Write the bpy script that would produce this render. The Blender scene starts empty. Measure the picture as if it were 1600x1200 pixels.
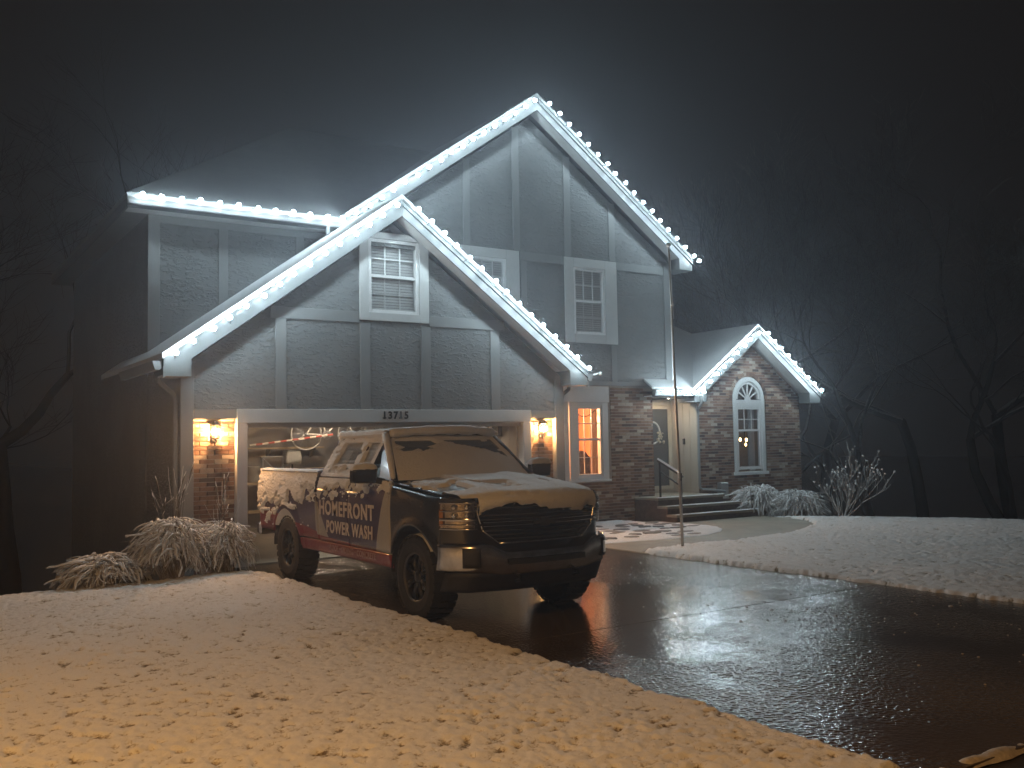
import bpy, math, random
import numpy as np
from mathutils import Vector, Matrix
from mathutils.geometry import tessellate_polygon

random.seed(7)
SC = bpy.context.scene
COL = SC.collection
R = math.radians

# ---------------------------------------------------------------- camera
cam_d = bpy.data.cameras.new('camera')
cam = bpy.data.objects.new('camera', cam_d); COL.objects.link(cam)
_yaw, _pitch, _roll = 0.5841, 0.0614, -0.0187
_r = Vector((math.cos(_yaw), -math.sin(_yaw), 0)); _f = Vector((math.sin(_yaw), math.cos(_yaw), 0)); _u = Vector((0, 0, 1))
_f2 = _f * math.cos(_pitch) + _u * math.sin(_pitch); _u2 = _u * math.cos(_pitch) - _f * math.sin(_pitch)
_rr = _r * math.cos(_roll) + _u2 * math.sin(_roll); _uu = _u2 * math.cos(_roll) - _r * math.sin(_roll)
m = Matrix((_rr, _uu, -_f2)).transposed().to_4x4(); m.translation = (-6.9483, -14.0268, 1.7753)
cam.matrix_world = m
cam_d.sensor_width = 36; cam_d.lens = 1474.19 / 1600 * 36
cam_d.clip_start = 0.1; cam_d.clip_end = 2000
SC.camera = cam

# ---------------------------------------------------------------- sky: overcast night, faint town glow
w = bpy.data.worlds.new('World'); SC.world = w; w.use_nodes = True
nt = w.node_tree; nt.nodes.clear()
wo = nt.nodes.new('ShaderNodeOutputWorld')
sky = nt.nodes.new('ShaderNodeTexSky'); sky.sky_type = 'NISHITA'; sky.sun_disc = False
sky.sun_elevation = R(-6); sky.sun_rotation = R(200); sky.altitude = 300
b1 = nt.nodes.new('ShaderNodeBackground'); b1.inputs[1].default_value = 0.05
b2 = nt.nodes.new('ShaderNodeBackground'); b2.inputs[0].default_value = (0.0052, 0.0045, 0.0042, 1); b2.inputs[1].default_value = 1.0
ad = nt.nodes.new('ShaderNodeAddShader')
nt.links.new(sky.outputs[0], b1.inputs[0]); nt.links.new(b1.outputs[0], ad.inputs[0]); nt.links.new(b2.outputs[0], ad.inputs[1])
nt.links.new(ad.outputs[0], wo.inputs[0])

SC.view_settings.view_transform = 'Standard'; SC.view_settings.look = 'None'
SC.view_settings.exposure = 0.58; SC.view_settings.gamma = 1.0; SC.view_settings.use_curve_mapping = False
SC.render.engine = 'CYCLES'
cy = SC.cycles
cy.use_denoising = True
try:
    cy.denoiser = 'OPENIMAGEDENOISE'; cy.denoising_input_passes = 'RGB_ALBEDO_NORMAL'
except Exception: pass
cy.use_light_tree = True
cy.max_bounces = 6; cy.diffuse_bounces = 3; cy.glossy_bounces = 4; cy.transmission_bounces = 6; cy.volume_bounces = 0
cy.transparent_max_bounces = 12
cy.sample_clamp_indirect = 4.0; cy.sample_clamp_direct = 0.0
cy.caustics_reflective = False; cy.caustics_refractive = False

LED_POWER = 190.0      # radiance of one bulb
SCONCE_POWER = 2400.0
HAZE_DENSITY = 0.0066

# ---------------------------------------------------------------- helpers
def tag(o, label=None, cat=None, group=None, kind=None):
    if label: o['label'] = label
    if cat: o['category'] = cat
    if group: o['group'] = group
    if kind: o['kind'] = kind
    return o

def thing(name, loc, label, cat, group=None, rz=0):
    o = bpy.data.objects.new(name, None); COL.objects.link(o); o.location = loc; o.rotation_euler = (0, 0, rz)
    o.empty_display_size = 0.2
    return tag(o, label, cat, group)

def link(name, me, parent=None, mat=None):
    o = bpy.data.objects.new(name, me); COL.objects.link(o)
    if parent is not None: o.parent = parent
    if mat is not None and not me.materials: me.materials.append(mat)
    return o

class MB:
    def __init__(s): s.v = []; s.f = []
    def add(s, vs, fs):
        o = len(s.v); s.v += [tuple(v) for v in vs]; s.f += [tuple(i + o for i in f) for f in fs]; return s
    def box(s, x0, x1, y0, y1, z0, z1):
        return s.add([(x0,y0,z0),(x1,y0,z0),(x1,y1,z0),(x0,y1,z0),(x0,y0,z1),(x1,y0,z1),(x1,y1,z1),(x0,y1,z1)],
                     [(0,3,2,1),(4,5,6,7),(0,1,5,4),(1,2,6,5),(2,3,7,6),(3,0,4,7)])
    def prism(s, poly, axis, a, b):
        """polygon (p,q) extruded from a to b along axis; other two axes in order XYZ"""
        def P(p, q, t): return {'X': (t,p,q), 'Y': (p,t,q), 'Z': (p,q,t)}[axis]
        n = len(poly); vs = [P(p,q,a) for p,q in poly] + [P(p,q,b) for p,q in poly]
        fs = [tuple(range(n)), tuple(range(2*n-1, n-1, -1))] + [(i, i+n, (i+1)%n+n, (i+1)%n) for i in range(n)]
        return s.add(vs, fs)
    def tube(s, pts, r, n=6, cap=True):
        pts = [Vector(p) for p in pts]; rs = r if isinstance(r, (list, tuple)) else [r]*len(pts)
        t0 = (pts[1]-pts[0]).normalized(); a = t0.orthogonal().normalized(); vs = []; fs = []
        for i, p in enumerate(pts):
            t = (pts[min(i+1, len(pts)-1)] - pts[max(i-1, 0)]).normalized()
            a = (a - t*a.dot(t)); a = a.normalized() if a.length > 1e-6 else t.orthogonal().normalized()
            b = t.cross(a)
            for k in range(n):
                an = 2*math.pi*k/n; vs.append(p + (a*math.cos(an) + b*math.sin(an))*rs[i])
        for i in range(len(pts)-1):
            for k in range(n):
                fs.append((i*n+k, i*n+(k+1)%n, (i+1)*n+(k+1)%n, (i+1)*n+k))
        if cap: fs += [tuple(range(n-1,-1,-1)), tuple(range((len(pts)-1)*n, len(pts)*n))]
        return s.add(vs, fs)
    def lathe(s, prof, c, axis='Z', n=24, closed=False):
        vs = []; fs = []; m = len(prof)
        for k in range(n):
            an = 2*math.pi*k/n; ca, sa = math.cos(an), math.sin(an)
            for r, h in prof:
                if axis == 'Z': vs.append((c[0]+r*ca, c[1]+r*sa, c[2]+h))
                elif axis == 'X': vs.append((c[0]+h, c[1]+r*ca, c[2]+r*sa))
                else: vs.append((c[0]+r*ca, c[1]+h, c[2]+r*sa))
        for k in range(n):
            k2 = (k+1) % n
            for i in range(m if closed else m-1):
                j = (i+1) % m; fs.append((k*m+i, k2*m+i, k2*m+j, k*m+j))
        return s.add(vs, fs)
    def grid(s, fn, nu, nv, keep=None):
        vs = [fn(i/nu, j/nv) for j in range(nv+1) for i in range(nu+1)]; w_ = nu+1
        fs = []
        for j in range(nv):
            for i in range(nu):
                if keep is None or keep((i+.5)/nu, (j+.5)/nv): fs.append((j*w_+i, j*w_+i+1, (j+1)*w_+i+1, (j+1)*w_+i))
        return s.add(vs, fs)
    def sphere(s, c, r, nu=10, nv=6, sc=(1,1,1)):
        prof = [(max(1e-4, math.sin(math.pi*i/nv))*r, -math.cos(math.pi*i/nv)*r) for i in range(nv+1)]
        o = len(s.v); s.lathe(prof, (0,0,0), 'Z', nu)
        for i in range(o, len(s.v)):
            x,y,z = s.v[i]; s.v[i] = (c[0]+x*sc[0], c[1]+y*sc[1], c[2]+z*sc[2])
        return s
    def mesh(s, name, mat=None, smooth=False):
        me = bpy.data.meshes.new(name); me.from_pydata(s.v, [], s.f)
        if smooth: me.polygons.foreach_set('use_smooth', [True]*len(me.polygons))
        if mat: me.materials.append(mat)
        me.update(); return me
    def build(s, name, mat, parent=None, smooth=False, bevel=0.0, solid=0.0, fix=False, seg=1):
        me = s.mesh(name, mat, smooth)
        if fix:
            import bmesh
            bm = bmesh.new(); bm.from_mesh(me); bmesh.ops.recalc_face_normals(bm, faces=bm.faces); bm.to_mesh(me); bm.free()
        o = link(name, me, parent)
        if solid:
            md = o.modifiers.new('solid', 'SOLIDIFY'); md.thickness = abs(solid); md.offset = -1 if solid > 0 else 1
        if bevel:
            md = o.modifiers.new('bevel', 'BEVEL'); md.width = bevel; md.segments = seg; md.limit_method = 'ANGLE'
        return o

def box(name, mat, parent, x0, x1, y0, y1, z0, z1, bevel=0.0):
    return MB().box(x0,x1,y0,y1,z0,z1).build(name, mat, parent, bevel=bevel)

def hole_wall(outer, holes, y, depth, back=None):
    """front face in the XZ plane at y with openings; reveals run back by depth"""
    mb = MB(); loops = [[Vector((a,b,0)) for a,b in outer]] + [[Vector((a,b,0)) for a,b in h] for h in holes]
    tris = tessellate_polygon(loops); flat = [p for l in loops for p in l]
    mb.add([(p.x, y, p.y) for p in flat], [t for t in tris])
    for l in loops:
        n = len(l); mb.add([(p.x,y,p.y) for p in l] + [(p.x,y+depth,p.y) for p in l], [(i,(i+1)%n,(i+1)%n+n,i+n) for i in range(n)])
    return mb

# numpy value noise
def _hash(ix, iy, seed):
    h = (ix.astype(np.int64)*374761393 + iy.astype(np.int64)*668265263 + seed*1442695041) & 0x7fffffff
    h = ((h ^ (h >> 13)) * 1274126177) & 0x7fffffff
    return ((h ^ (h >> 16)) & 0xffff) / 65535.0
def vnoise(x, y, seed=0):
    x = np.asarray(x, float); y = np.asarray(y, float)
    ix, iy = np.floor(x), np.floor(y); fx, fy = x-ix, y-iy
    fx = fx*fx*(3-2*fx); fy = fy*fy*(3-2*fy)
    a = _hash(ix,iy,seed); b = _hash(ix+1,iy,seed); c = _hash(ix,iy+1,seed); d = _hash(ix+1,iy+1,seed)
    return (a*(1-fx)+b*fx)*(1-fy) + (c*(1-fx)+d*fx)*fy
def fbm(x, y, seed=0, o=4):
    t = 0; a = .5
    for k in range(o): t = t + a*vnoise(np.asarray(x)*2**k, np.asarray(y)*2**k, seed+k*17); a *= .5
    return t/(1-.5**o)
def _h1(ix, iy, seed):
    h = (ix*374761393 + iy*668265263 + seed*1442695041) & 0x7fffffff
    h = ((h ^ (h >> 13)) * 1274126177) & 0x7fffffff
    return ((h ^ (h >> 16)) & 0xffff) / 65535.0
def n1(x, y, seed=0, o=3):
    t = 0.0; a = .5; k = 1
    for q in range(o):
        xx, yy = x*k, y*k; ix, iy = math.floor(xx), math.floor(yy); fx, fy = xx-ix, yy-iy
        fx = fx*fx*(3-2*fx); fy = fy*fy*(3-2*fy); s = seed+q*17
        t += a*((_h1(ix,iy,s)*(1-fx)+_h1(ix+1,iy,s)*fx)*(1-fy)+(_h1(ix,iy+1,s)*(1-fx)+_h1(ix+1,iy+1,s)*fx)*fy); a *= .5; k *= 2
    return t/(1-.5**o)
def sstep(a, b, x): t = np.clip((x-a)/(b-a), 0, 1); return t*t*(3-2*t)

# ---------------------------------------------------------------- materials
def nodes(name):
    mt = bpy.data.materials.new(name); mt.use_nodes = True; t = mt.node_tree
    return mt, t, t.nodes['Principled BSDF']
def N(t, typ, **kw):
    n = t.nodes.new(typ)
    for k, v in kw.items():
        if k.startswith('i_'): n.inputs[int(k[2:])].default_value = v
        else: setattr(n, k, v)
    return n
def noise_node(t, scale, detail=4, rough=.55, coord='Object', sc=(1,1,1)):
    tc = N(t, 'ShaderNodeTexCoord'); mp = N(t, 'ShaderNodeMapping'); mp.inputs['Scale'].default_value = sc
    nz = N(t, 'ShaderNodeTexNoise'); nz.inputs['Scale'].default_value = scale; nz.inputs['Detail'].default_value = detail; nz.inputs['Roughness'].default_value = rough
    t.links.new(tc.outputs[coord], mp.inputs[0]); t.links.new(mp.outputs[0], nz.inputs['Vector']); return nz
def ramp(t, src, stops):
    r = N(t, 'ShaderNodeValToRGB'); el = r.color_ramp.elements
    while len(el) < len(stops): el.new(0.5)
    for e, (p, c) in zip(el, stops): e.position = p; e.color = (c[0], c[1], c[2], 1) if not isinstance(c, (int,float)) else (c,c,c,1)
    t.links.new(src, r.inputs[0]); return r
def bump(t, bs, src, strength, dist, prev=None):
    b = N(t, 'ShaderNodeBump'); b.inputs['Strength'].default_value = strength; b.inputs['Distance'].default_value = dist
    t.links.new(src, b.inputs['Height'])
    if prev: t.links.new(prev.outputs[0], b.inputs['Normal'])
    t.links.new(b.outputs[0], bs.inputs['Normal']); return b
def mk(name, col, rough=.6, metal=0, var=.12, scale=6, bmp=0, bscale=60, bdist=.004, coat=0, spec=None, sc=(1,1,1)):
    mt, t, bs = nodes(name)
    nz = noise_node(t, scale, 5, .6, sc=sc)
    lo = [c*(1-var) for c in col]; hi = [min(1, c*(1+var)) for c in col]
    rp = ramp(t, nz.outputs[0], [(.3, lo), (.7, hi)]); t.links.new(rp.outputs[0], bs.inputs['Base Color'])
    bs.inputs['Roughness'].default_value = rough; bs.inputs['Metallic'].default_value = metal
    if coat: bs.inputs['Coat Weight'].default_value = coat; bs.inputs['Coat Roughness'].default_value = .08
    if spec is not None: bs.inputs['Specular IOR Level'].default_value = spec
    if bmp: b = noise_node(t, bscale, 4, .6); bump(t, bs, b.outputs[0], bmp, bdist)
    return mt
def emit(name, col, s):
    mt, t, bs = nodes(name); bs.inputs['Base Color'].default_value = (*col, 1)
    bs.inputs['Emission Color'].default_value = (*col, 1); bs.inputs['Emission Strength'].default_value = s; return mt
def glass(name, tint=(.9,.93,.95), rough=.03, alpha_mix=.75):
    mt, t, bs = nodes(name); out = t.nodes['Material Output']
    tr = N(t, 'ShaderNodeBsdfTransparent'); tr.inputs[0].default_value = (*tint, 1)
    gl = N(t, 'ShaderNodeBsdfGlossy'); gl.inputs['Roughness'].default_value = rough; gl.inputs[0].default_value = (.9,.9,.9,1)
    lw = N(t, 'ShaderNodeLayerWeight'); lw.inputs[0].default_value = .5; fr = N(t, 'ShaderNodeMath', operation='POWER'); fr.inputs[1].default_value = 4.5; t.links.new(lw.outputs['Facing'], fr.inputs[0])
    mx = N(t, 'ShaderNodeMixShader'); ad_ = N(t, 'ShaderNodeMath', operation='ADD'); ad_.inputs[1].default_value = .05
    t.links.new(fr.outputs[0], ad_.inputs[0]); t.links.new(ad_.outputs[0], mx.inputs[0])
    t.links.new(tr.outputs[0], mx.inputs[1]); t.links.new(gl.outputs[0], mx.inputs[2]); t.links.new(mx.outputs[0], out.inputs[0]); return mt

M = {}
def make_materials():
    # trowelled stucco: long shallow ridges
    mt, t, bs = nodes('stucco'); bs.inputs['Roughness'].default_value = .85
    big = noise_node(t, 1.3, 4); cr = ramp(t, big.outputs[0], [(.3, (.155,.162,.168)), (.7, (.195,.202,.208))]); t.links.new(cr.outputs[0], bs.inputs['Base Color'])
    a = noise_node(t, 10.5, 4, .62, sc=(.8,.8,1.8)); a.inputs['Distortion'].default_value = .4
    rg = ramp(t, a.outputs[0], [(.50, 0), (.60, .8), (.75, 1)])
    f1 = bump(t, bs, rg.outputs[0], .8, .022)
    f = noise_node(t, 55, 4); bump(t, bs, f.outputs[0], .25, .006, f1)
    M['stucco'] = mt
    M['trim'] = mk('painted_trim', (.21,.217,.222), .6, var=.06, scale=3, bmp=.15, bscale=40, sc=(1,1,.15))
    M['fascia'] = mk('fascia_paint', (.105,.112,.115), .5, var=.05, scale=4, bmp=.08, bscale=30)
    M['white'] = mk('white_paint', (.72,.74,.75), .5, var=.04, scale=4, bmp=.08, bscale=30)
    M['casing'] = mk('window_casing_paint', (.50,.51,.515), .55, var=.05, scale=3, bmp=.08, bscale=40)
    M['vinyl'] = mk('white_vinyl', (.74,.75,.76), .4, var=.03)
    M['cream'] = mk('cream_paint', (.58,.53,.44), .55, var=.06, scale=4, bmp=.1)
    M['siding'] = mk('beige_siding', (.46,.42,.36), .6, var=.08, scale=3, bmp=.12, sc=(1,1,.1))
    M['mortar'] = mk('mortar', (.34,.31,.28), .9, var=.15, scale=20, bmp=.4, bscale=120)
    # brick: random per object plus per-face attribute
    mt, t, bs = nodes('brick'); bs.inputs['Roughness'].default_value = .88
    oi = N(t, 'ShaderNodeObjectInfo'); at = N(t, 'ShaderNodeAttribute', attribute_name='bc')
    ad_ = N(t, 'ShaderNodeMath', operation='ADD'); fr = N(t, 'ShaderNodeMath', operation='FRACT')
    t.links.new(oi.outputs['Random'], ad_.inputs[0]); t.links.new(at.outputs['Fac'], ad_.inputs[1]); t.links.new(ad_.outputs[0], fr.inputs[0])
    cr = ramp(t, fr.outputs[0], [(0, (.075,.045,.038)), (.16, (.16,.085,.06)), (.4, (.25,.135,.09)), (.62, (.30,.17,.115)), (.8, (.36,.235,.17)), (.9, (.45,.35,.28)), (1, (.58,.51,.44))])
    nz = noise_node(t, 34, 5, .65); mx = N(t, 'ShaderNodeMix', data_type='RGBA', blend_type='MULTIPLY'); mx.inputs[0].default_value = .55
    r2 = ramp(t, nz.outputs[0], [(.25, .35), (.75, 1.0)])
    t.links.new(cr.outputs[0], mx.inputs[6]); t.links.new(r2.outputs[0], mx.inputs[7]); t.links.new(mx.outputs[2], bs.inputs['Base Color'])
    b = noise_node(t, 90, 4); bump(t, bs, b.outputs[0], .5, .006); M['brick'] = mt
    # snow
    def snow(name, col, bscale, bd, st=.6):
        mt, t, bs = nodes(name); bs.inputs['Roughness'].default_value = .75
        nz = noise_node(t, 3, 4); cr = ramp(t, nz.outputs[0], [(.3, [c*.93 for c in col]), (.7, col)]); t.links.new(cr.outputs[0], bs.inputs['Base Color'])
        a = noise_node(t, bscale, 5, .7); b1_ = bump(t, bs, a.outputs[0], st, bd)
        return mt
    M['snow'] = snow('snow', (.80,.81,.83), 38, .022, .9)
    M['roof_snow'] = snow('roof_snow', (.74,.76,.78), 14, .01, .3)
    M['roof_dark'] = snow('dark_roof_snow', (.24,.25,.26), 9, .01, .3)  # darker tone of the roof snow, for main roof and left wing
    # roof snow with faint shingle courses
    t = M['roof_snow'].node_tree; bs = t.nodes['Principled BSDF']
    tc = N(t, 'ShaderNodeTexCoord'); wv = N(t, 'ShaderNodeTexWave', wave_type='BANDS', bands_direction='Z', wave_profile='SAW'); wv.inputs['Scale'].default_value = 2.8; wv.inputs['Distortion'].default_value = .25
    t.links.new(tc.outputs['Object'], wv.inputs['Vector']); prev = [n for n in t.nodes if n.type == 'BUMP'][0]; bump(t, bs, wv.outputs[0], .25, .02, prev)
    # lawn: snow with turf showing through and grain shade painted as flecks, by height
    mt, t, bs = nodes('lawn_snow'); bs.inputs['Roughness'].default_value = .8
    at = N(t, 'ShaderNodeAttribute', attribute_name='bare'); nz = noise_node(t, 42, 5, .75)
    mul = N(t, 'ShaderNodeMath', operation='ADD'); t.links.new(at.outputs['Fac'], mul.inputs[0]); 
    sb = N(t, 'ShaderNodeMath', operation='MULTIPLY_ADD'); sb.inputs[1].default_value = 1.7; sb.inputs[2].default_value = -.75
    t.links.new(nz.outputs[0], sb.inputs[0]); t.links.new(sb.outputs[0], mul.inputs[1])
    cr = ramp(t, mul.outputs[0], [(.36, (.80,.80,.80)), (.55, (.52,.48,.41)), (.75, (.14,.105,.06))]); t.links.new(cr.outputs[0], bs.inputs['Base Color'])
    a = noise_node(t, 50, 6, .8); bump(t, bs, a.outputs[0], .8, .013); M['lawn'] = mt
    M['blade'] = mk('frosted_grass', (.30,.25,.14), .8, var=.5, scale=5)
    # wet concrete driveway with slush granules
    mt, t, bs = nodes('wet_concrete')
    tc = N(t, 'ShaderNodeTexCoord'); sx = N(t, 'ShaderNodeSeparateXYZ'); t.links.new(tc.outputs['Object'], sx.inputs[0])
    big = noise_node(t, .55, 5, .6); big.inputs['Distortion'].default_value = .6
    mr = N(t, 'ShaderNodeMapRange'); mr.inputs[1].default_value = -1.7; mr.inputs[2].default_value = .5; t.links.new(sx.outputs[0], mr.inputs[0])
    ds = N(t, 'ShaderNodeVectorMath', operation='DISTANCE'); ds.inputs[1].default_value = (-1.0, -6.0, 0); t.links.new(tc.outputs['Object'], ds.inputs[0])
    ms = N(t, 'ShaderNodeMath', operation='ADD'); t.links.new(ds.outputs['Value'], ms.inputs[0]); t.links.new(big.outputs[0], ms.inputs[1])
    slush = ramp(t, ms.outputs[0], [(0, 0), (1, 1)]); dv_ = N(t, 'ShaderNodeMath', operation='MULTIPLY_ADD'); dv_.inputs[1].default_value = .55; dv_.inputs[2].default_value = -.75
    t.links.new(ms.outputs[0], dv_.inputs[0]); pn = noise_node(t, .9, 4, .6, sc=(1,.6,1)); pr = ramp(t, pn.outputs[0], [(.40, .12), (.56, 1)])
    pm = N(t, 'ShaderNodeMath', operation='MULTIPLY'); pm.use_clamp = True; t.links.new(dv_.outputs[0], pm.inputs[0]); t.links.new(pr.outputs[0], pm.inputs[1]); t.links.new(pm.outputs[0], slush.inputs[0])
    fine = noise_node(t, 30, 4, .65); cr = ramp(t, big.outputs[0], [(.3, (.060,.046,.034)), (.7, (.115,.090,.066))])
    t.links.new(cr.outputs[0], bs.inputs['Base Color'])
    rr = ramp(t, slush.outputs[0], [(0, .14), (1, .17)]); t.links.new(rr.outputs[0], bs.inputs['Roughness'])
    g = N(t, 'ShaderNodeTexVoronoi'); g.inputs['Scale'].default_value = 34; g.feature = 'SMOOTH_F1'; mp = N(t, 'ShaderNodeMapping'); t.links.new(tc.outputs['Object'], mp.inputs[0]); t.links.new(mp.outputs[0], g.inputs['Vector'])
    bb = N(t, 'ShaderNodeBump'); bb.inputs['Distance'].default_value = .02
    mm = N(t, 'ShaderNodeMath', operation='MULTIPLY_ADD'); mm.inputs[1].default_value = .46; mm.inputs[2].default_value = .05
    t.links.new(slush.outputs[0], mm.inputs[0]); t.links.new(mm.outputs[0], bb.inputs['Strength']); t.links.new(g.outputs[0], bb.inputs['Height'])
    bump(t, bs, fine.outputs[0], .10, .006, bb)
    bs.inputs['Specular IOR Level'].default_value = .5; M['drive'] = mt
    M['street'] = mk('wet_asphalt', (.045,.04,.036), .28, var=.3, scale=4, bmp=.5, bscale=70, bdist=.008)
    M['walk'] = mk('damp_concrete', (.26,.235,.185), .55, var=.2, scale=2.2, bmp=.25, bscale=80)
    M['slush'] = mk('grey_slush', (.42,.38,.33), .5, var=.3, scale=20, bmp=.6, bscale=50, bdist=.012)
    M['stone'] = mk('river_stone', (.19,.19,.19), .7, var=.35, scale=5, bmp=.3, bscale=40)
    M['soil'] = mk('dark_mulch', (.035,.028,.022), .95, var=.4, scale=14, bmp=.8, bscale=35, bdist=.03)
    M['black_metal'] = mk('black_metal', (.02,.02,.02), .4, metal=.6)
    M['dark'] = mk('unlit_room_black', (.012,.012,.013), .9)
    M['gutter'] = mk('painted_gutter', (.24,.25,.255), .42, var=.04)
    M['led'] = emit('led_bulb', (.74,.93,1.0), LED_POWER)
    M['cable'] = mk('light_cable', (.05,.06,.06), .5)
    M['warm'] = emit('warm_bulb', (1.0,.50,.18), SCONCE_POWER)
    M['window_glass'] = glass('window_glass', (.86,.88,.90), .05, .72)
    M['clear_glass'] = glass('clear_glass', (.95,.95,.95), .02, .78)
    M['blind'] = mk('window_blind', (.62,.63,.64), .7, var=.05)
    M['wood'] = mk('lumber', (.46,.34,.20), .65, var=.25, scale=4, sc=(1,1,.2))
    M['steel'] = mk('galvanised_steel', (.5,.5,.5), .4, metal=.8)
    M['aluminium'] = mk('brushed_aluminium', (.42,.39,.36), .42, metal=.7, var=.2)
    M['bark'] = mk('bark', (.05,.043,.036), .9, var=.3, scale=8, bmp=.5, bscale=20)
    # frosted wood / stems: snow lies on upward faces
    def frosted(name, col, lim=.25, hard=.25, sn=(.78,.78,.79)):
        mt, t, bs = nodes(name); bs.inputs['Roughness'].default_value = .8
        ge = N(t, 'ShaderNodeNewGeometry'); s_ = N(t, 'ShaderNodeSeparateXYZ'); t.links.new(ge.outputs['Normal'], s_.inputs[0])
        nz = noise_node(t, 9, 3); ad2 = N(t, 'ShaderNodeMath', operation='MULTIPLY_ADD'); ad2.inputs[1].default_value = .8; ad2.inputs[2].default_value = -.4
        t.links.new(nz.outputs[0], ad2.inputs[0]); su = N(t, 'ShaderNodeMath', operation='ADD'); t.links.new(s_.outputs[2], su.inputs[0]); t.links.new(ad2.outputs[0], su.inputs[1])
        cr = ramp(t, su.outputs[0], [(max(0,lim), col), (min(1,lim+hard), sn)]); t.links.new(cr.outputs[0], bs.inputs['Base Color']); return mt
    M['frost_bark'] = frosted('frosted_bark', (.06,.053,.05), .10, .4, (.50,.49,.49))
    M['frost_grass'] = frosted('snowy_grass', (.22,.18,.13), .0, .32)
    M['frost_twig'] = frosted('snowy_twig', (.07,.055,.045), .1, .3)
    M['garage_wall'] = mk('garage_drywall', (.30,.275,.25), .85, var=.15, scale=1.5)
    M['garage_floor'] = mk('garage_floor', (.26,.22,.17), .5, var=.2, scale=2)
make_materials()
# ================================================================ THE GROUND
def hgt(x, y):
    x = np.asarray(x, float); y = np.asarray(y, float)
    d1 = np.clip(.28*np.maximum(0, y+.95), 0, 2.2) * sstep(-3.35, -4.0, x)
    s = (x-9.9)*.83 + (y+.6)*.55
    d2 = np.clip(.25*np.maximum(0, s), 0, 2.4) * sstep(8, 9.5, x)
    d3 = np.clip(.05*np.maximum(0, y-12), 0, 3)
    return -(d1 + np.where(x > 0, d2, 0)) - d3*0

def height_sheet(name, mat, x0, x1, y0, y1, nx, ny, zf, attr=None):
    X, Y = np.meshgrid(np.linspace(x0,x1,nx), np.linspace(y0,y1,ny)); Z, A = zf(X, Y)
    co = np.stack([X,Y,Z], -1).reshape(-1,3)
    i = np.arange((ny-1)*nx).reshape(ny-1,nx)[:, :-1].ravel()
    q = np.stack([i, i+1, i+nx+1, i+nx], -1)
    keep = (co[q][:,:,2].max(1) > -.045 + hgt(co[q[:,0],0], co[q[:,0],1])) if attr else np.ones(len(q), bool)
    q = q[keep]
    me = bpy.data.meshes.new(name); me.vertices.add(len(co)); me.vertices.foreach_set('co', co.ravel())
    me.loops.add(q.size); me.loops.foreach_set('vertex_index', q.ravel().astype(np.int32))
    me.polygons.add(len(q)); me.polygons.foreach_set('loop_start', np.arange(0,q.size,4,dtype=np.int32)); me.polygons.foreach_set('loop_total', np.full(len(q),4,np.int32))
    me.update(calc_edges=True); me.polygons.foreach_set('use_smooth', np.ones(len(q), bool))
    if attr:
        at = me.attributes.new(attr, 'FLOAT', 'POINT'); at.data.foreach_set('value', A.ravel().astype(np.float32))
    me.materials.append(mat); me.validate()
    return link(name, me)

g = height_sheet('ground', M['snow'], -160, 160, -120, 200, 321, 321, lambda X,Y: (hgt(X,Y)-.09 - .0*X, X))
tag(g, kind='structure')

def poly_sd(X, Y, poly):
    """signed distance, positive inside"""
    d = np.full(X.shape, 1e9); ins = np.zeros(X.shape, bool); n = len(poly)
    for i in range(n):
        ax, ay = poly[i]; bx, by = poly[(i+1)%n]; ex, ey = bx-ax, by-ay
        t = np.clip(((X-ax)*ex+(Y-ay)*ey)/(ex*ex+ey*ey), 0, 1)
        d = np.minimum(d, np.hypot(X-ax-t*ex, Y-ay-t*ey))
        c = ((ay > Y) != (by > Y)) & (X < (bx-ax)*(Y-ay)/(by-ay+1e-12)+ax); ins ^= c
    return np.where(ins, d, -d)

WALK_OUT = [(2.95,-2.66),(3.45,-2.46),(3.9,-2.36),(4.64,-2.36),(5.7,-2.44),(6.8,-2.26),(7.85,-1.87),(8.72,-1.30),(9.25,-.59),(9.42,.4)]
LAWN_R = [(2.86,-10.75),(2.86,-2.75)] + WALK_OUT + [(9.6,2.1),(17,2.1),(17,-10.75)]
LAWN_L = [(-13,-10.95),(-2.40,-10.95),(-2.46,-8.5),(-2.44,-6),(-2.50,-3),(-2.5,-1.2),(-2.75,-.75),(-3.4,-.72),(-4.5,-.78),(-7,-.6),(-13,-.2)]

def lawn_fn(poly, seed):
    def fn(X, Y):
        edge = poly_sd(X, Y, poly) + (fbm(X*3.2, Y*3.2, seed+5, 3)-.5)*.16 + (vnoise(X*16, Y*16, seed+9)-.5)*.05
        big = fbm(X*.7, Y*.7, seed, 3)-.5
        cl = fbm(X*15, Y*15, seed+1, 3); fine = vnoise(X*36, Y*36, seed+2); pit = vnoise(X*17+3, Y*17, seed+3)
        amp = .35+1.1*fbm(X*1.1+7, Y*1.1, seed+6, 3)
        top = .055 + .07*big + amp*(.021*(cl-.5) + .019*(fine-.5) - .018*sstep(.66,.90,pit))
        z = -.07 + (top+.07)*sstep(-.01, .10, edge)
        bare = .30*sstep(.5, .25, cl) + .45*sstep(.66,.95,pit) + .25*sstep(.4,.1,fine) + .5*sstep(.07,.0,edge)  # turf in the hollows, with the grain's shade painted in as well
        return hgt(X,Y)+z, bare
    return fn
ll = tag(height_sheet('lawn_left', M['lawn'], -10.5, -2.3, -11.05, -.15, 440, 560, lawn_fn(LAWN_L, 11), 'bare'), kind='structure')
lr = tag(height_sheet('lawn_right', M['lawn'], 2.75, 14.5, -10.8, 2.0, 440, 470, lawn_fn(LAWN_R, 37), 'bare'), kind='structure')

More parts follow.
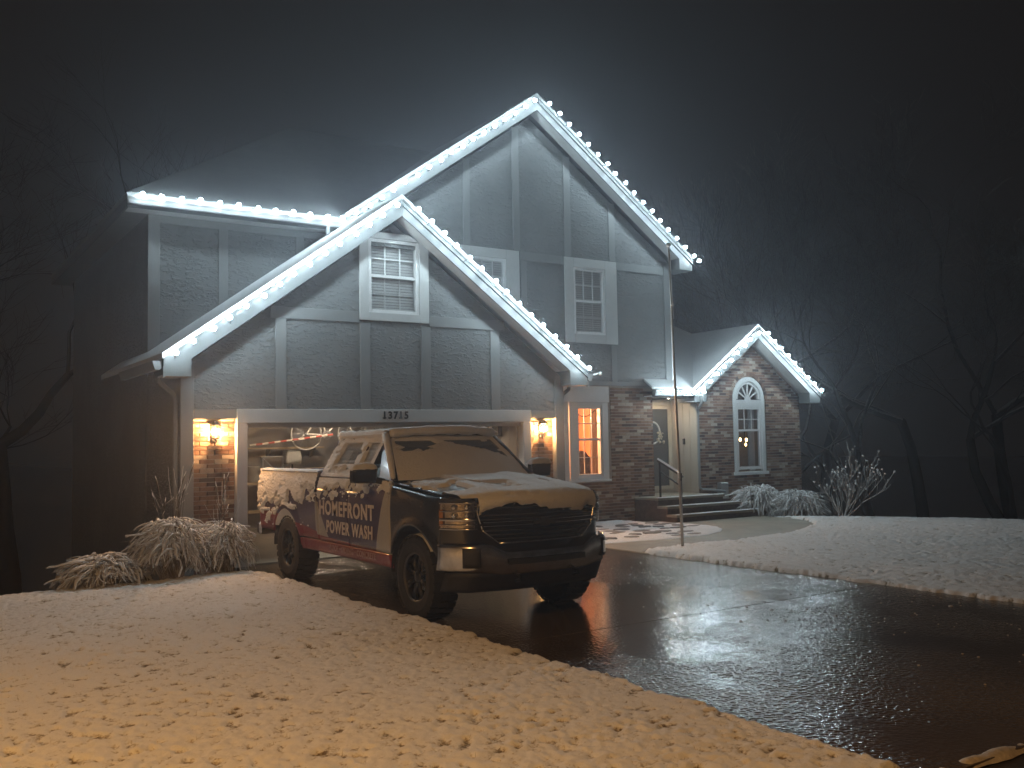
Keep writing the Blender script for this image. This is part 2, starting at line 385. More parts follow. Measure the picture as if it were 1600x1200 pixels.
def tufts(name, poly, seed, n, area, label):
    rg = np.random.default_rng(seed); fn = lawn_fn(poly, seed)
    x = rg.uniform(area[0],area[1],n*4); y = rg.uniform(area[2],area[3],n*4)
    z, bare = fn(x, y); ok = (poly_sd(x,y,poly) > .0) & (bare > rg.uniform(.25,.75,n*4)); x,y,z = x[ok][:n],y[ok][:n],z[ok][:n]
    v = []; f = []
    for i in range(len(x)):
        a = rg.uniform(0,6.283); h = rg.uniform(.012,.038); l = rg.uniform(.0,.03); w_ = rg.uniform(.0015,.003); b = rg.uniform(0,6.28)
        v += [(x[i]+w_*math.cos(b), y[i]+w_*math.sin(b), z[i]-.015), (x[i]-w_*math.cos(b), y[i]-w_*math.sin(b), z[i]-.015), (x[i]+l*math.cos(a), y[i]+l*math.sin(a), z[i]+h)]
        f.append((3*i,3*i+1,3*i+2))
    me = bpy.data.meshes.new(name); me.from_pydata(v,[],f); me.materials.append(M['blade'])
    return tag(link(name, me), label, 'grass', kind='stuff')
tufts('grass_tufts', LAWN_L, 11, 16000, (-9.5,-2.4,-10.9,-.8), 'dry grass tips poking through the snow of the near lawn')
tufts('grass_tufts', LAWN_R, 37, 10000, (2.9,12,-9.5,0), 'dry grass tips poking through the snow of the far lawn')

# driveway of poured slabs, street, gutter slush
dv = bpy.data.objects.new('driveway', None); COL.objects.link(dv); tag(dv, kind='structure')
ys = [.10, -6.94, -11.05]
for a, b in zip(ys[:-1], ys[1:]):
    MB().box(-2.62, 3.02, b+.003, a-.003, -.12, 0).build('slab', M['drive'], dv, bevel=.003)
st = tag(MB().box(-90, 90, -22, -11.06, -.14, -.03).build('street', M['street']), kind='structure')
MB2 = MB()
rs = random.Random(5)
def rid(u, v):
    x = -2.75 + u*7.5; c = -10.98 + .04*math.sin(x*1.3); k = n1(x*4, 3, 51); wd = .03+.06*k
    y = c + (v-.5)*2*wd; hh = (.008+.035*n1(x*9, 9, 5)*(k>.4))*max(0, 1-(2*v-1)**2)
    return (x, y, -.02+hh*1.2)
MB2.grid(rid, 260, 8)
tag(MB2.build('slush_strip', M['slush'], smooth=True), 'thin broken ridge of dirty snow along the street gutter', 'slush', kind='stuff')
# slush crumbs on the drive
sl = MB()
for i in range(220):
    x = rs.uniform(-1.2, 2.85); y = rs.uniform(-10.4, -3.2)
    if rs.random() > sstep(-1.2, 1.5, x)*.9+.1: continue
    r_ = rs.uniform(.006,.015) if rs.random() < .99 else rs.uniform(.018,.028)
    sl.lathe([(1e-3,.5*r_),(r_*.7,.35*r_),(r_,-.002)], (x,y,.0), 'Z', 6)
tag(sl.build('slush_crumbs', M['slush'], smooth=True), 'crumbs of grey slush scattered over the wet driveway', 'slush', kind='stuff')

# curved walk and stone bed
BED = [(3.0,-1.40),(3.86,-1.53),(4.6,-1.64),(5.5,-1.58),(6.1,-1.32),(6.56,-.95),(6.85,-.5),(6.95,0),(6.8,.75),(6.6,1.3),(6.4,2.1),(3.5,2.1),(3.5,-.3)]
wk = MB().prism([(2.9,-2.9)] + WALK_OUT + [(9.55,.75),(9.5,1.4),(6.5,1.4),(6.4,2.0),(2.9,2.0)], 'Z', -.12, .02).build('walkway', M['walk'], bevel=.008)
tag(wk, kind='structure')
bd = thing('stone_bed', (0,0,0), 'rounded bed of snow-rimmed flat stones between driveway and front steps', 'stone bed')
def bedfn(X, Y):
    e = poly_sd(X,Y,BED)+(fbm(X*4,Y*4,3,2)-.5)*.06; return -.05+.085*sstep(-.01,.06,e)+.02*(fbm(X*6,Y*6,8,3)-.5)*sstep(0,.1,e), np.zeros_like(X)
o = height_sheet('snow_cover', M['snow'], 2.8, 7.2, -1.9, 2.1, 110, 100, bedfn, 'bare'); o.parent = bd
rs = random.Random(9)
for j in range(7):
    for i in range(9):
        cx, cy_ = 3.15+i*.47+rs.uniform(-.16,.16)+(j%2)*.22, -1.35+j*.4+rs.uniform(-.11,.11)
        if float(poly_sd(np.array([cx]),np.array([cy_]),BED)[0]) < .12 or rs.random() < .12: continue
        n = rs.randint(7,9); ra, rb = rs.uniform(.11,.21), rs.uniform(.08,.15); po = []
        for k in range(n):
            an = 2*math.pi*k/n; q = rs.uniform(.85,1.1); po.append((cx+ra*q*math.cos(an), cy_+rb*q*math.sin(an)))
        MB().prism(po, 'Z', -.02, .051+rs.uniform(-.010,.008)).build('flagstone', M['stone'], bd, bevel=.012)

# ================================================================ THE HOUSE
H = thing('house', (0,0,0), 'two-storey grey stucco and brick house with gabled roofs outlined in lights', 'house')
GX, GY, MY = 3.43, 0.0, 2.15      # garage half width, garage plane, main wall plane
G_AP, G_SL, G_HW = 5.77, .728, 3.77
M_AP, M_SL, M_HW, M_CX = 8.97, .708, 4.33, 4.25
A_AP, A_SL, A_HW, A_CX = 4.46, .72, 2.22, 10.75

# stucco walls
w1 = hole_wall([(-GX,2.34),(GX,2.34),(GX,2.95),(0,5.44),(-GX,2.95)], [[(-.42,3.97),(.43,3.97),(.43,5.04),(-.42,5.04)]], 0, .16)
w1.build('stucco_wall', M['stucco'], H)
w2 = hole_wall([(-GX,2.2),(3.3,2.2),(3.3,2.99),(8.13,2.99),(8.13,5.86),(M_CX,8.62),(.37,5.86),(-GX,5.74)],
               [[(5.33,4.07),(6.22,4.07),(6.22,5.55),(5.33,5.55)], [(2.74,4.07),(3.62,4.07),(3.62,5.55),(2.74,5.55)]], MY-.05, .16)
w2.build('stucco_wall', M['stucco'], H)
# side and back walls
box('side_wall', M['stucco'], H, -GX, -GX+.14, .004, MY, -2.6, 2.95)
box('side_wall', M['stucco'], H, -GX, -GX+.14, MY+.112, 9.6, -2.6, 5.66)
box('side_wall', M['stucco'], H, GX-.14, GX-.004, .17, MY-.06, -.2, 2.98)
box('side_wall', M['stucco'], H, 7.99, 8.126, MY+.12, 9.6, 2.7, 5.8)
box('back_wall', M['stucco'], H, -GX+.15, 7.98, 9.46, 9.6, -2.6, 5.66)
# overhanging floor under the upper storey corner
box('soffit', M['trim'], H, 7.56, 8.12, MY-.045, 3.3, 2.95, 2.985)

def board(x0,x1,z0,z1,y=GY,t=.022,mat='trim'):
    return box('trim_board', M[mat], H, x0,x1,y-t,y+.001,z0,z1, bevel=.004)
def rake_z(x, cx, ap, sl): return ap - sl*abs(x-cx)
# garage timbers
for x0, x1 in ((-2.02,-1.85),(-.615,-.44),(.50,.675),(1.87,2.06)):
    top = 3.745 if abs(x0) < 3 else 0
    board(x0,x1,2.345,top)
for x0,x1 in ((-2.10,-.63),(.66,2.16)): board(x0,x1,3.75,3.93)
board(-GX-.01,-3.25,-.3,2.98,t=.03); board(3.25,GX+.01,-.1,2.98,t=.03)
board(-3.245,-2.63,2.20,2.335,t=.028); board(2.71,3.245,2.20,2.335,t=.028)
# main wall timbers
MW = MY-.05
for x0,x1 in ((2.60,2.76),(3.80,3.97),(5.12,5.30),(6.35,6.53)):
    xc = (x0+x1)/2; zt = rake_z(x1 if xc > M_CX else x0, M_CX, M_AP, M_SL)-.30
    board(x0,x1,5.745,zt,MW)
for x0,x1 in ((3.95,5.09),(6.55,7.95)): board(x0,x1,5.56,5.735,MW)
board(7.955,8.14,2.99,5.80,MW,t=.03); board(6.35,6.50,3.0,3.88,MW); board(5.13,5.28,3.0,3.88,MW); board(3.97,4.12,2.99,5.55,MW)
board(-GX-.01,-3.25,2.3,5.66,MW,t=.03); board(-2.28,-2.12,2.6,5.60,MW); board(-.9,-.75,3,5.60,MW)
board(3.45,8.13,2.965,3.06,MW,t=.03)

# garage opening trim
fr = MB().box(-2.62,2.70,-.03,.0,2.135,2.345).build('garage_door_header', M['casing'], H, bevel=.005)
for x0,x1 in ((-2.62,-2.46),(2.54,2.70)): box('garage_door_jamb', M['casing'], H, x0,x1,-.028,.14,-.02,2.134, bevel=.004)
box('garage_door_stop', M['casing'], H, -2.455,2.535,.10,.16,2.06,2.132)
# house number in serifed digits
def text_mesh(s, size, bold=0.0, extr=.004, spacing=1.0):
    c = bpy.data.curves.new('txt','FONT'); c.body = s; c.size = size; c.extrude = extr; c.offset = bold; c.space_character = spacing; c.resolution_u = 3
    c.align_x = 'LEFT'
    o = bpy.data.objects.new('txt', c); COL.objects.link(o); dg = bpy.context.evaluated_depsgraph_get()
    me = bpy.data.meshes.new_from_object(o.evaluated_get(dg)); bpy.data.objects.remove(o); bpy.data.curves.remove(c); return me
hn = MB().box(0,0.001,0,.001,0,.001)
x = -.235
for ch in '13715':
    me = text_mesh(ch, .165, .006); me.materials.append(M['black_metal'])
    d = link('digit', me, fr); d.rotation_euler = (R(90),0,0); d.scale = (.95,1,1); d.location = (x, -.036, 2.195)
    if ch == '1':
        d.location = (x-.005, -.036, 2.195)
        sb = MB().box(.008,.07,-.005,.005,-.001,.02); o = sb.build('serif', M['black_metal'], d); o.rotation_euler = (R(-90),0,0)
    x += .098

# ---- brick walls
BRICKS = [0]
def brick_mesh(v):
    rg = random.Random(v); mb = MB().box(-.098,.098,-.022,.03,-.0275,.0275)
    mb.v = [(a+rg.uniform(-.003,.003), b+rg.uniform(-.002,.002), c+rg.uniform(-.002,.002)) for a,b,c in mb.v]
    return mb.mesh('brick', M['brick'])
BM = [brick_mesh(i) for i in range(4)]; BH = []
for i in range(2):
    mb = MB().box(-.0455,.0455,-.021,.03,-.0275,.0275); BH.append(mb.mesh('brick', M['brick']))
def brick_wall(x0,x1,z0,z1,y,budget,inside=None,outline=None,holes=[],pieces=None):
    """mortar sheet plus bricks laid in running bond; returns the wall part"""
    if pieces:
        pm = MB()
        for pc in pieces: pm.prism(pc, 'Y', y, y+.12)
        base = pm.build('brick_wall', M['mortar'], H, fix=True)
    else: base = hole_wall(outline or [(x0,z0),(x1,z0),(x1,z1),(x0,z1)], holes, y, .12).build('brick_wall', M['mortar'], H)
    cells = []; row = 0; z = z0+.033
    while z+.03 <= z1:
        off = 0 if row % 2 else .1065; x = x0-off
        while x < x1-.03:
            a, b = max(x+.005, x0+.002), min(x+.208, x1-.002)
            if b-a > .03:
                if inside is None or (inside(a+.01,z) and inside(b-.01,z)): cells.append(((a+b)/2, z, b-a))
                elif inside is not None:
                    for q0,q1 in ((a,(a+b)/2-.004),((a+b)/2+.004,b)):
                        if inside(q0+.01,z) and inside(q1-.01,z): cells.append(((q0+q1)/2, z, q1-q0))
            x += .213
        z += .0667; row += 1
    rg = random.Random(int(x0*100)+3); cells.sort(key=lambda c: -c[1])
    st_v = []; st_f = []; st_c = []
    for i,(cx,cz,wd) in enumerate(cells):
        if i < budget:
            me = BM[rg.randint(0,3)] if wd > .13 else BH[rg.randint(0,1)]
            o = link('brick', me, base); o.location = (cx, y-.004-rg.uniform(0,.004), cz); o.scale = (wd/(.196 if wd > .13 else .091),1,1)
        else:
            k = len(st_v); h = wd/2; p = y-.024-rg.uniform(0,.005); q = y+.02; e = .0275
            st_v += [(cx-h,p,cz-e),(cx+h,p,cz-e),(cx+h,p,cz+e),(cx-h,p,cz+e),(cx-h,q,cz-e),(cx+h,q,cz-e),(cx+h,q,cz+e),(cx-h,q,cz+e)]
            st_f += [(k,k+1,k+2,k+3),(k,k+4,k+5,k+1),(k+1,k+5,k+6,k+2),(k+2,k+6,k+7,k+3),(k+3,k+7,k+4,k)]
            st_c += [rg.random()]*5
    if st_f:
        me = bpy.data.meshes.new('bricks'); me.from_pydata(st_v,[],st_f); at = me.attributes.new('bc','FLOAT','FACE'); at.data.foreach_set('value', st_c)
        me.materials.append(M['brick']); o = link('bricks', me, base); o['kind'] = 'stuff'
    return base
brick_wall(-3.245,-2.63,-.2,2.19,.10,105)
brick_wall(2.71,3.245,-.2,2.19,.10,95)
for xa,xb in ((-3.25,-2.61),(2.69,3.25)):
    box('pier_head', M['trim'], H, xa,xb,.002,.20,2.195,2.33)
    box('pier_side', M['trim'], H, xa-.02,xa,.002,.20,-.2,2.19); box('pier_side', M['trim'], H, xb,xb+.02,.002,.20,-.2,2.19)
wx0, wx1 = 3.98, 6.23
brick_wall(3.45,7.55,-.4,2.97,MY,90, inside=lambda x,z: not (wx0-.03 < x < wx1+.02 and .92 < z < 2.99),
           holes=[[(4.05,1.0),(6.12,1.0),(6.12,2.52),(4.05,2.52)]])
box('brick_return', M['mortar'], H, 7.40,7.545,MY+.13,3.1,-.4,2.97)
def arch_in(x,z):
    if abs(x-A_CX) > 1.8: return False
    if z > A_AP-.34-A_SL*abs(x-A_CX): return False
    if 10.14 < x < 11.26 and .90 < z < 2.72: return False
    if z >= 2.72 and (x-10.70)**2+(z-2.72)**2 < .57**2: return False
    return True
ARCH = [(10.20,.96),(11.20,.96),(11.20,2.72)] + [(10.70+.5*math.cos(a), 2.72+.5*math.sin(a)) for a in [math.pi*k/14 for k in range(1,14)]] + [(10.20,2.72)]
zw = A_AP-.34-A_SL*1.8
zq = lambda x: A_AP-.34-A_SL*abs(x-A_CX)
brick_wall(8.96,12.55,-1.2,4.2,MY,10, inside=arch_in, pieces=[
    [(8.96,-1.2),(10.2,-1.2),(10.2,zq(10.2)),(8.96,zw)], [(11.2,-1.2),(12.55,-1.2),(12.55,zw),(11.2,zq(11.2))], [(10.2,-1.2),(11.2,-1.2),(11.2,.96),(10.2,.96)],
    [(10.2,2.72)] + [(10.70-.5*math.cos(math.pi*k/14), 2.72+.5*math.sin(math.pi*k/14)) for k in range(1,14)] + [(11.2,2.72),(11.2,zq(11.2)),(A_CX,A_AP-.34),(10.2,zq(10.2))]])
box('side_wall', M['mortar'], H, 12.41,12.545,MY+.13,9.0,-2.6,2.75)
# rowlock bricks round the arch and its jambs
ab = MB()
for k in range(19):
    a = math.pi*(k+.5)/19; c, s_ = math.cos(a), math.sin(a); ra, rb, hw = .575, .66, .04
    p = [(10.70+r_*c-t_*s_, 2.72+r_*s_+t_*c) for r_,t_ in ((ra,-hw),(rb,-hw-.004),(rb,hw+.004),(ra,hw))]
    o = MB().prism(p,'Y',MY-.03,MY+.02).build('arch_brick', M['brick'], H)
# ================================================================ WINDOWS, DOOR, ROOFS
def window(name, x0,x1,z0,z1,y, casing, blind=True, lower_grid=True, room=False, cmat='casing', pmat='clear_glass', zmid=None):
    """double-hung window: casing boards, vinyl frame, six small panes over one"""
    wn = bpy.data.objects.new(name, None); COL.objects.link(wn); wn.parent = H
    cx0,cx1,cz0,cz1 = casing; f = .055
    for a,b,c,d in ((cx0,x0,cz0,cz1),(x1,cx1,cz0,cz1),(x0,x1,z1,cz1),(x0,x1,cz0,z0)):
        if b-a > .01 and d-c > .01: box('casing', M[cmat], wn, a+.001,b-.001,y-.036,y-.002,c,d, bevel=.004)
    zm = zmid or (z0+z1)/2
    fm = MB()
    fm.box(x0,x0+f,y-.02,y+.09,z0,z1); fm.box(x1-f,x1,y-.02,y+.09,z0,z1); fm.box(x0+f,x1-f,y-.02,y+.09,z1-f,z1); fm.box(x0+f,x1-f,y-.028,y+.09,z0,z0+f)
    fm.build('frame', M['vinyl'], wn, bevel=.003)
    MB().box(x0+f,x1-f,y+.012,y+.06,zm-.024,zm+.024).build('meeting_rail', M['vinyl'], wn, bevel=.003)
    a0,a1 = x0+f, x1-f
    def grid(zlo,zhi,yy,mat,depth):
        for k in (1,2):
            xm = a0+(a1-a0)*k/3; box('muntin', mat, wn, xm-.009,xm+.009,yy,yy+depth,zlo,zhi)
        zc = (zlo+zhi)/2; box('muntin', mat, wn, a0,a1,yy+.002,yy+depth-.002,zc-.009,zc+.009)
    grid(zm+.024,z1-f,y+.03,M['vinyl'],.02)
    for i in range(3):
        for j in range(2):
            p0,p1 = a0+(a1-a0)*i/3+.01, a0+(a1-a0)*(i+1)/3-.01; q0 = zm+.024+(z1-f-zm-.024)*j/2+.01; q1 = zm+.024+(z1-f-zm-.024)*(j+1)/2-.01
            box('pane', M[pmat], wn, p0,p1,y+.038,y+.042,q0,q1)
    box('pane', M[pmat], wn, a0,a1,y+.028,y+.032,z0+f,zm-.024)
    if lower_grid: grid(z0+f,zm-.03,y+.05,M['vinyl'],.012)
    if blind:
        bl = MB(); k = z0+.06
        while k < z1-.05: bl.box(a0+.01,a1-.01,y+.066,y+.078,k,k+.04); k += .047
        b = bl.build('blind', M['blind'], wn)
        box('room_backing', M['dark'], wn, x0-.02,x1+.02,y+.17,y+.19,z0-.02,z1+.02)  # black board behind the blind, the unlit room's shade put into its colour
    return wn
# garage gable window, its casing head clipped by the rakes
window('window', -.46,.47,3.93,5.16,0, (-.62,.65,3.80,5.16))
MB().prism([(-.47,5.165),(.48,5.165),(.28,5.27),(-.27,5.27)], 'Y', -.036,-.002).build('casing_head', M['casing'], H)
window('window', 5.34,6.21,4.08,5.54,MW, (5.10,6.54,3.89,5.735))
window('window', 2.75,3.61,4.08,5.54,MW, (2.51,3.93,3.89,5.735))
# lit front-room window, two units side by side
window('window', 5.36,6.06,1.00,2.52,MY-.02, (5.16,6.22,.93,2.60), blind=False, cmat='white', pmat='clear_glass', zmid=1.80)
window('window', 4.30,5.00,1.00,2.52,MY-.02, (4.10,5.14,.93,2.60), blind=False, cmat='white', pmat='clear_glass', zmid=1.80)
box('window_head', M['white'], H, 4.05,6.25,MY-.065,MY-.012,2.605,2.955, bevel=.004)
box('window_sill', M['white'], H, 4.05,6.25,MY-.10,MY-.03,.885,.928, bevel=.004)
M['room_wall'] = mk('room_wall', (.62,.36,.20), .8, var=.08, scale=2)
M['curtain'] = mk('curtain', (.60,.42,.30), .85, var=.15, scale=5, sc=(6,6,.3))
M['room_dark'] = mk('armchair_fabric', (.05,.035,.03), .9)
rm = bpy.data.objects.new('front_room', None); COL.objects.link(rm); rm.parent = H
r_ = MB(); r_.add([(3.9,2.3,.6),(7.2,2.3,.6),(7.2,4.6,.6),(3.9,4.6,.6),(3.9,2.3,2.95),(7.2,2.3,2.95),(7.2,4.6,2.95),(3.9,4.6,2.95)], [(0,1,2,3),(4,7,6,5),(2,6,7,3),(1,5,6,2),(0,3,7,4)])
r_.build('room_wall', M['room_wall'], rm)
cu = MB(); cu.grid(lambda u,v: (5.95+.26*u, 2.42+.03*math.sin(u*22), .7+2.1*v), 30, 2); cu.build('curtain', M['curtain'], rm, smooth=True)
ac = MB(); ac.prism([(5.55,.6),(6.15,.6),(6.15,1.1),(6.05,1.42),(5.92,1.55),(5.78,1.56),(5.66,1.42),(5.58,1.1)], 'Y', 2.55,2.75); ac.build('chair_back', M['room_dark'], rm, bevel=.03, seg=2)
gp = [(5.42+.6*k/12, 2.30, 2.44-.14*math.sin(math.pi*k/12)) for k in range(13)]
MB().tube(gp,.012,5).build('garland', M['room_dark'], rm)
for xm in (5.62, 5.83): box('curtain_edge', M['room_dark'], rm, xm,xm+.012,3.6,3.62,.7,2.9)
ld = bpy.data.lights.new('room_lamp','POINT'); ld.energy = 260; ld.color = (1,.50,.22); ld.shadow_soft_size = .12
lo = bpy.data.objects.new('room_lamp', ld); COL.objects.link(lo); lo.parent = rm; lo.location = (5.0,3.2,2.3)

# arched window of the brick gable
aw = bpy.data.objects.new('arched_window', None); COL.objects.link(aw); aw.parent = H
cxa, ya = 10.70, MY
def arch_ring(r0,r1,y0,y1,n=24):
    mb = MB(); vs = []
    for k in range(n+1):
        a = math.pi*k/n
        for r,y in ((r0,y0),(r1,y0),(r1,y1),(r0,y1)): vs.append((cxa+r*math.cos(a), y, 2.72+r*math.sin(a)))
    fs = [(k*4+i,k*4+(i+1)%4,(k+1)*4+(i+1)%4,(k+1)*4+i) for k in range(n) for i in range(4)]
    return mb.add(vs,fs)
arch_ring(.44,.545,ya-.03,ya+.06).build('arch_casing', M['white'], aw)
for s in (-1,1): box('casing', M['white'], aw, *sorted((cxa+s*.44,cxa+s*.545)), ya-.03,ya+.06,.95,2.72)
arch_ring(.37,.438,ya-.012,ya+.07).build('frame', M['vinyl'], aw)
box('transom', M['vinyl'], aw, cxa-.438,cxa+.438,ya-.02,ya+.07,2.53,2.70)
for k in range(1,6):
    a = math.pi*k/6; c,s = math.cos(a),math.sin(a)
    MB().prism([(cxa+.08*c-.011*s,2.71+.08*s+.011*c),(cxa+.375*c-.014*s,2.71+.375*s+.014*c),(cxa+.375*c+.014*s,2.71+.375*s-.014*c),(cxa+.08*c+.011*s,2.71+.08*s-.011*c)],'Y',ya,ya+.03).build('fan_bar', M['vinyl'], aw)
    if True:
        a0,a1 = math.pi*(k-1)/6, math.pi*k/6
MB().prism([(cxa+.10*math.cos(math.pi*k/12),2.70+.10*math.sin(math.pi*k/12)) for k in range(13)],'Y',ya-.002,ya+.03).build('fan_hub', M['vinyl'], aw)
for k in range(6):
    p = [(cxa+.372*math.cos(math.pi*(k+t)/6),2.71+.372*math.sin(math.pi*(k+t)/6)) for t in (0,.25,.5,.75,1)]+[(cxa,2.71)]
    MB().prism(p,'Y',ya+.035,ya+.038).build('pane', M['window_glass'], aw)
fm = MB(); 
for s in (-1,1): fm.box(*sorted((cxa+s*.375,cxa+s*.438)),ya-.012,ya+.07,1.0,2.53)
fm.box(cxa-.375,cxa+.375,ya-.012,ya+.07,2.47,2.53); fm.box(cxa-.375,cxa+.375,ya-.012,ya+.07,1.0,1.07); fm.build('sash_frame', M['vinyl'], aw)
box('meeting_rail', M['vinyl'], aw, cxa-.375,cxa+.375,ya+.005,ya+.05,1.93,1.98)
for k in (1,2): box('muntin', M['vinyl'], aw, cxa-.375+.25*k-.01,cxa-.375+.25*k+.01,ya+.02,ya+.04,1.98,2.47)
box('muntin', M['vinyl'], aw, cxa-.375,cxa+.375,ya+.022,ya+.038,2.215,2.235)
for i in range(3):
    for j in range(2): box('pane', M['window_glass'], aw, cxa-.375+.25*i+.01,cxa-.375+.25*(i+1)-.01,ya+.028,ya+.032,1.98+.245*j+.008,1.98+.245*(j+1)-.008)
box('pane', M['window_glass'], aw, cxa-.375,cxa+.375,ya+.018,ya+.022,1.07,1.93)
box('sill', M['white'], aw, cxa-.60,cxa+.60,ya-.07,ya+.01,.87,.945, bevel=.005)
box('room_backing', M['garage_wall'], aw, 9.6,12.38,ya+1.2,ya+1.22,.4,3.3)
for s in (0,1): box('drape', M['blind'], aw, cxa-.40+.55*s,cxa-.22+.58*s,ya+.16,ya+.2,.95,2.6)
# chandelier inside
M['candle'] = emit('candle_bulb', (1.0,.55,.2), 25)
ch = bpy.data.objects.new('chandelier', None); COL.objects.link(ch); tag(ch, 'small lit chandelier seen through the arched window', 'chandelier'); ch.location = (11.05, 2.62, 1.63)
MB().tube([(0,0,1.5),(0,0,.0),(0,0,-.1)],.012,6).build('stem', M['black_metal'], ch)
for k,(dx,dz) in enumerate(((-.16,.10),(.06,.09),(.02,-.03),(.16,.02))):
    MB().tube([(0,0,-.06),(dx*.6,0,-.08),(dx,0,dz-.05)],.008,5).build('arm', M['black_metal'], ch)
    MB().sphere((dx,0,dz),.028,8,6,(1,1,1.5)).build('bulb', M['candle'], ch, smooth=True)

# entry recess: door wall, storm door, beige side wall
DY = 3.08
box('entry_wall', M['siding'], H, 7.55,9.09,DY,DY+.12,.3,2.95)
sw = bpy.data.objects.new('entry_side_wall', None); COL.objects.link(sw); sw.parent = H
for k in range(4):
    a = MY+.005+k*.2325; box('siding_board', M['siding'], sw, 8.945,8.98,a,a+.228,.45,2.9, bevel=.004)
box('entry_ceiling', M['white'], H, 7.3,8.97,1.82,DY,2.74,2.76)
pl_ = thing('added_porch_light', (8.45,2.55,2.74), 'unseen recessed light added in the ceiling to brighten the front door', 'lamp')  # unseen lamp, added to brighten the door recess
MB().lathe([(.09,0),(.09,-.012),(.07,-.012),(.06,-.004)],(0,0,0),'Z',16).build('trim_ring', M['white'], pl_)
M['added_porch_bulb'] = emit('added_porch_bulb', (1,.80,.55), 130)
MB().lathe([(.001,-.010),(.06,-.006)],(0,0,0),'Z',16).build('lens', M['added_porch_bulb'], pl_)
fd = bpy.data.objects.new('front_door', None); COL.objects.link(fd); fd.parent = H
M['door_blue'] = mk('door_paint', (.10,.115,.13), .35, var=.1)
box('door_slab', M['door_blue'], fd, 7.95,8.86,DY-.05,DY-.01,.56,2.56, bevel=.004)
for a,b,c,d in ((8.86,8.985,.50,2.72),(7.82,7.95,.50,2.72),(7.95,8.86,2.58,2.72),(7.95,8.86,.50,.56)): box('door_frame', M['cream'], fd, a,b,DY-.075,DY+.001,c,d, bevel=.004)
for a,b,c,d in ((8.80,8.855,.565,2.575),(7.955,8.01,.565,2.575),(8.01,8.80,2.50,2.575),(8.01,8.80,.565,.66)): box('storm_door_rail', M['cream'], fd, a,b,DY-.11,DY-.08,c,d, bevel=.003)
box('storm_glass', M['clear_glass'], fd, 8.01,8.80,DY-.097,DY-.093,.66,2.50)
MB().tube([(8.06,DY-.10,1.45),(8.06,DY-.16,1.45),(8.06,DY-.16,1.58),(8.06,DY-.10,1.58)],.01,6).build('handle', M['steel'], fd)
# doorbell
db = box('doorbell', M['black_metal'], None, 8.905,8.944,2.55,2.61,1.64,1.78, bevel=.006); tag(db, 'small dark doorbell on the beige wall beside the front door', 'doorbell')
# wreath on the door
wr = thing('wreath', (8.27,DY-.125,1.93), 'pale wreath with a flower cluster hanging on the front door', 'wreath')
MB().tube([(.24*math.cos(a),0,.26*math.sin(a)) for a in [2*math.pi*k/20 for k in range(21)]],.022,6).build('ring', M['white'], wr)
fl = MB(); rs = random.Random(3)
for k in range(22): fl.sphere((.21+rs.gauss(0,.05),-.03-rs.random()*.03,-.08+rs.gauss(0,.07)),rs.uniform(.018,.035),6,4)
fl.build('flower_cluster', M['cream'], wr)

# ---- steps
for k,(xa,xb,yf,zt) in enumerate(((6.95,8.93,1.35,.50),(6.93,9.12,1.03,.335),(6.90,9.36,.72,.17))):
    pass
ps = thing('porch_steps', (0,0,0), 'three low brick steps with snow-edged treads up to the front door', 'steps')
lv = [(6.95,8.94,1.36,3.075,.50),(6.93,9.14,1.04,1.36,.335),(6.90,9.40,.72,1.04,.17)]
M['step_brick'] = mk('step_brick', (.085,.06,.05), .85, var=.4, scale=12, bmp=.4, bscale=30)
for (xa,xb,yf,yb,zt) in lv:
    sp = MB().box(xa,xb,yf+.02,yb-.001,-.1,zt-.05).build('riser', M['step_brick'], ps)
    tr = MB().box(xa-.02,xb+.02,yf-.015,yb-.002,zt-.049,zt).build('tread', M['walk'], ps, bevel=.006)
    sn = MB(); yl = min(yb,yf+.33)
    sn.grid(lambda u,v: (xa+(xb-xa)*u, yf-.01+(.06+.05*n1(u*9,zt*7,3))*v, zt+.004+.016*max(0,math.sin(math.pi*min(1,v*.9+.12)))*(n1(u*12,zt*9,8)>.25)), 60, 4).build('snow_line', M['snow'], tr, smooth=True)
box('side_wall', M['step_brick'], ps, 6.935,7.54,1.38,MY-.03,-.1,.43) if False else None

# handrail beside the steps
hr = thing('handrail', (7.15,.85,.17), 'short snow-topped metal handrail beside the front steps', 'handrail')
MB().tube([(0,0,-.17),(0,0,.86)],.024,8).build('post', M['black_metal'], hr)
MB().tube([(0,.65,.33),(0,.65,1.10)],.024,8).build('post', M['black_metal'], hr)
MB().tube([(0,-.05,.80),(0,0,.84),(0,.2,.92),(0,.70,1.14)],.03,8).build('rail', M['black_metal'], hr)
MB().tube([(0,0,.60),(0,.65,.90)],.018,8).build('rail', M['black_metal'], hr)
MB().grid(lambda u,v: (-.03+.06*u, .7*v, .865+.30*v+.035*math.sin(math.pi*u)), 6, 20).build('snow_line', M['snow'], hr, smooth=True)

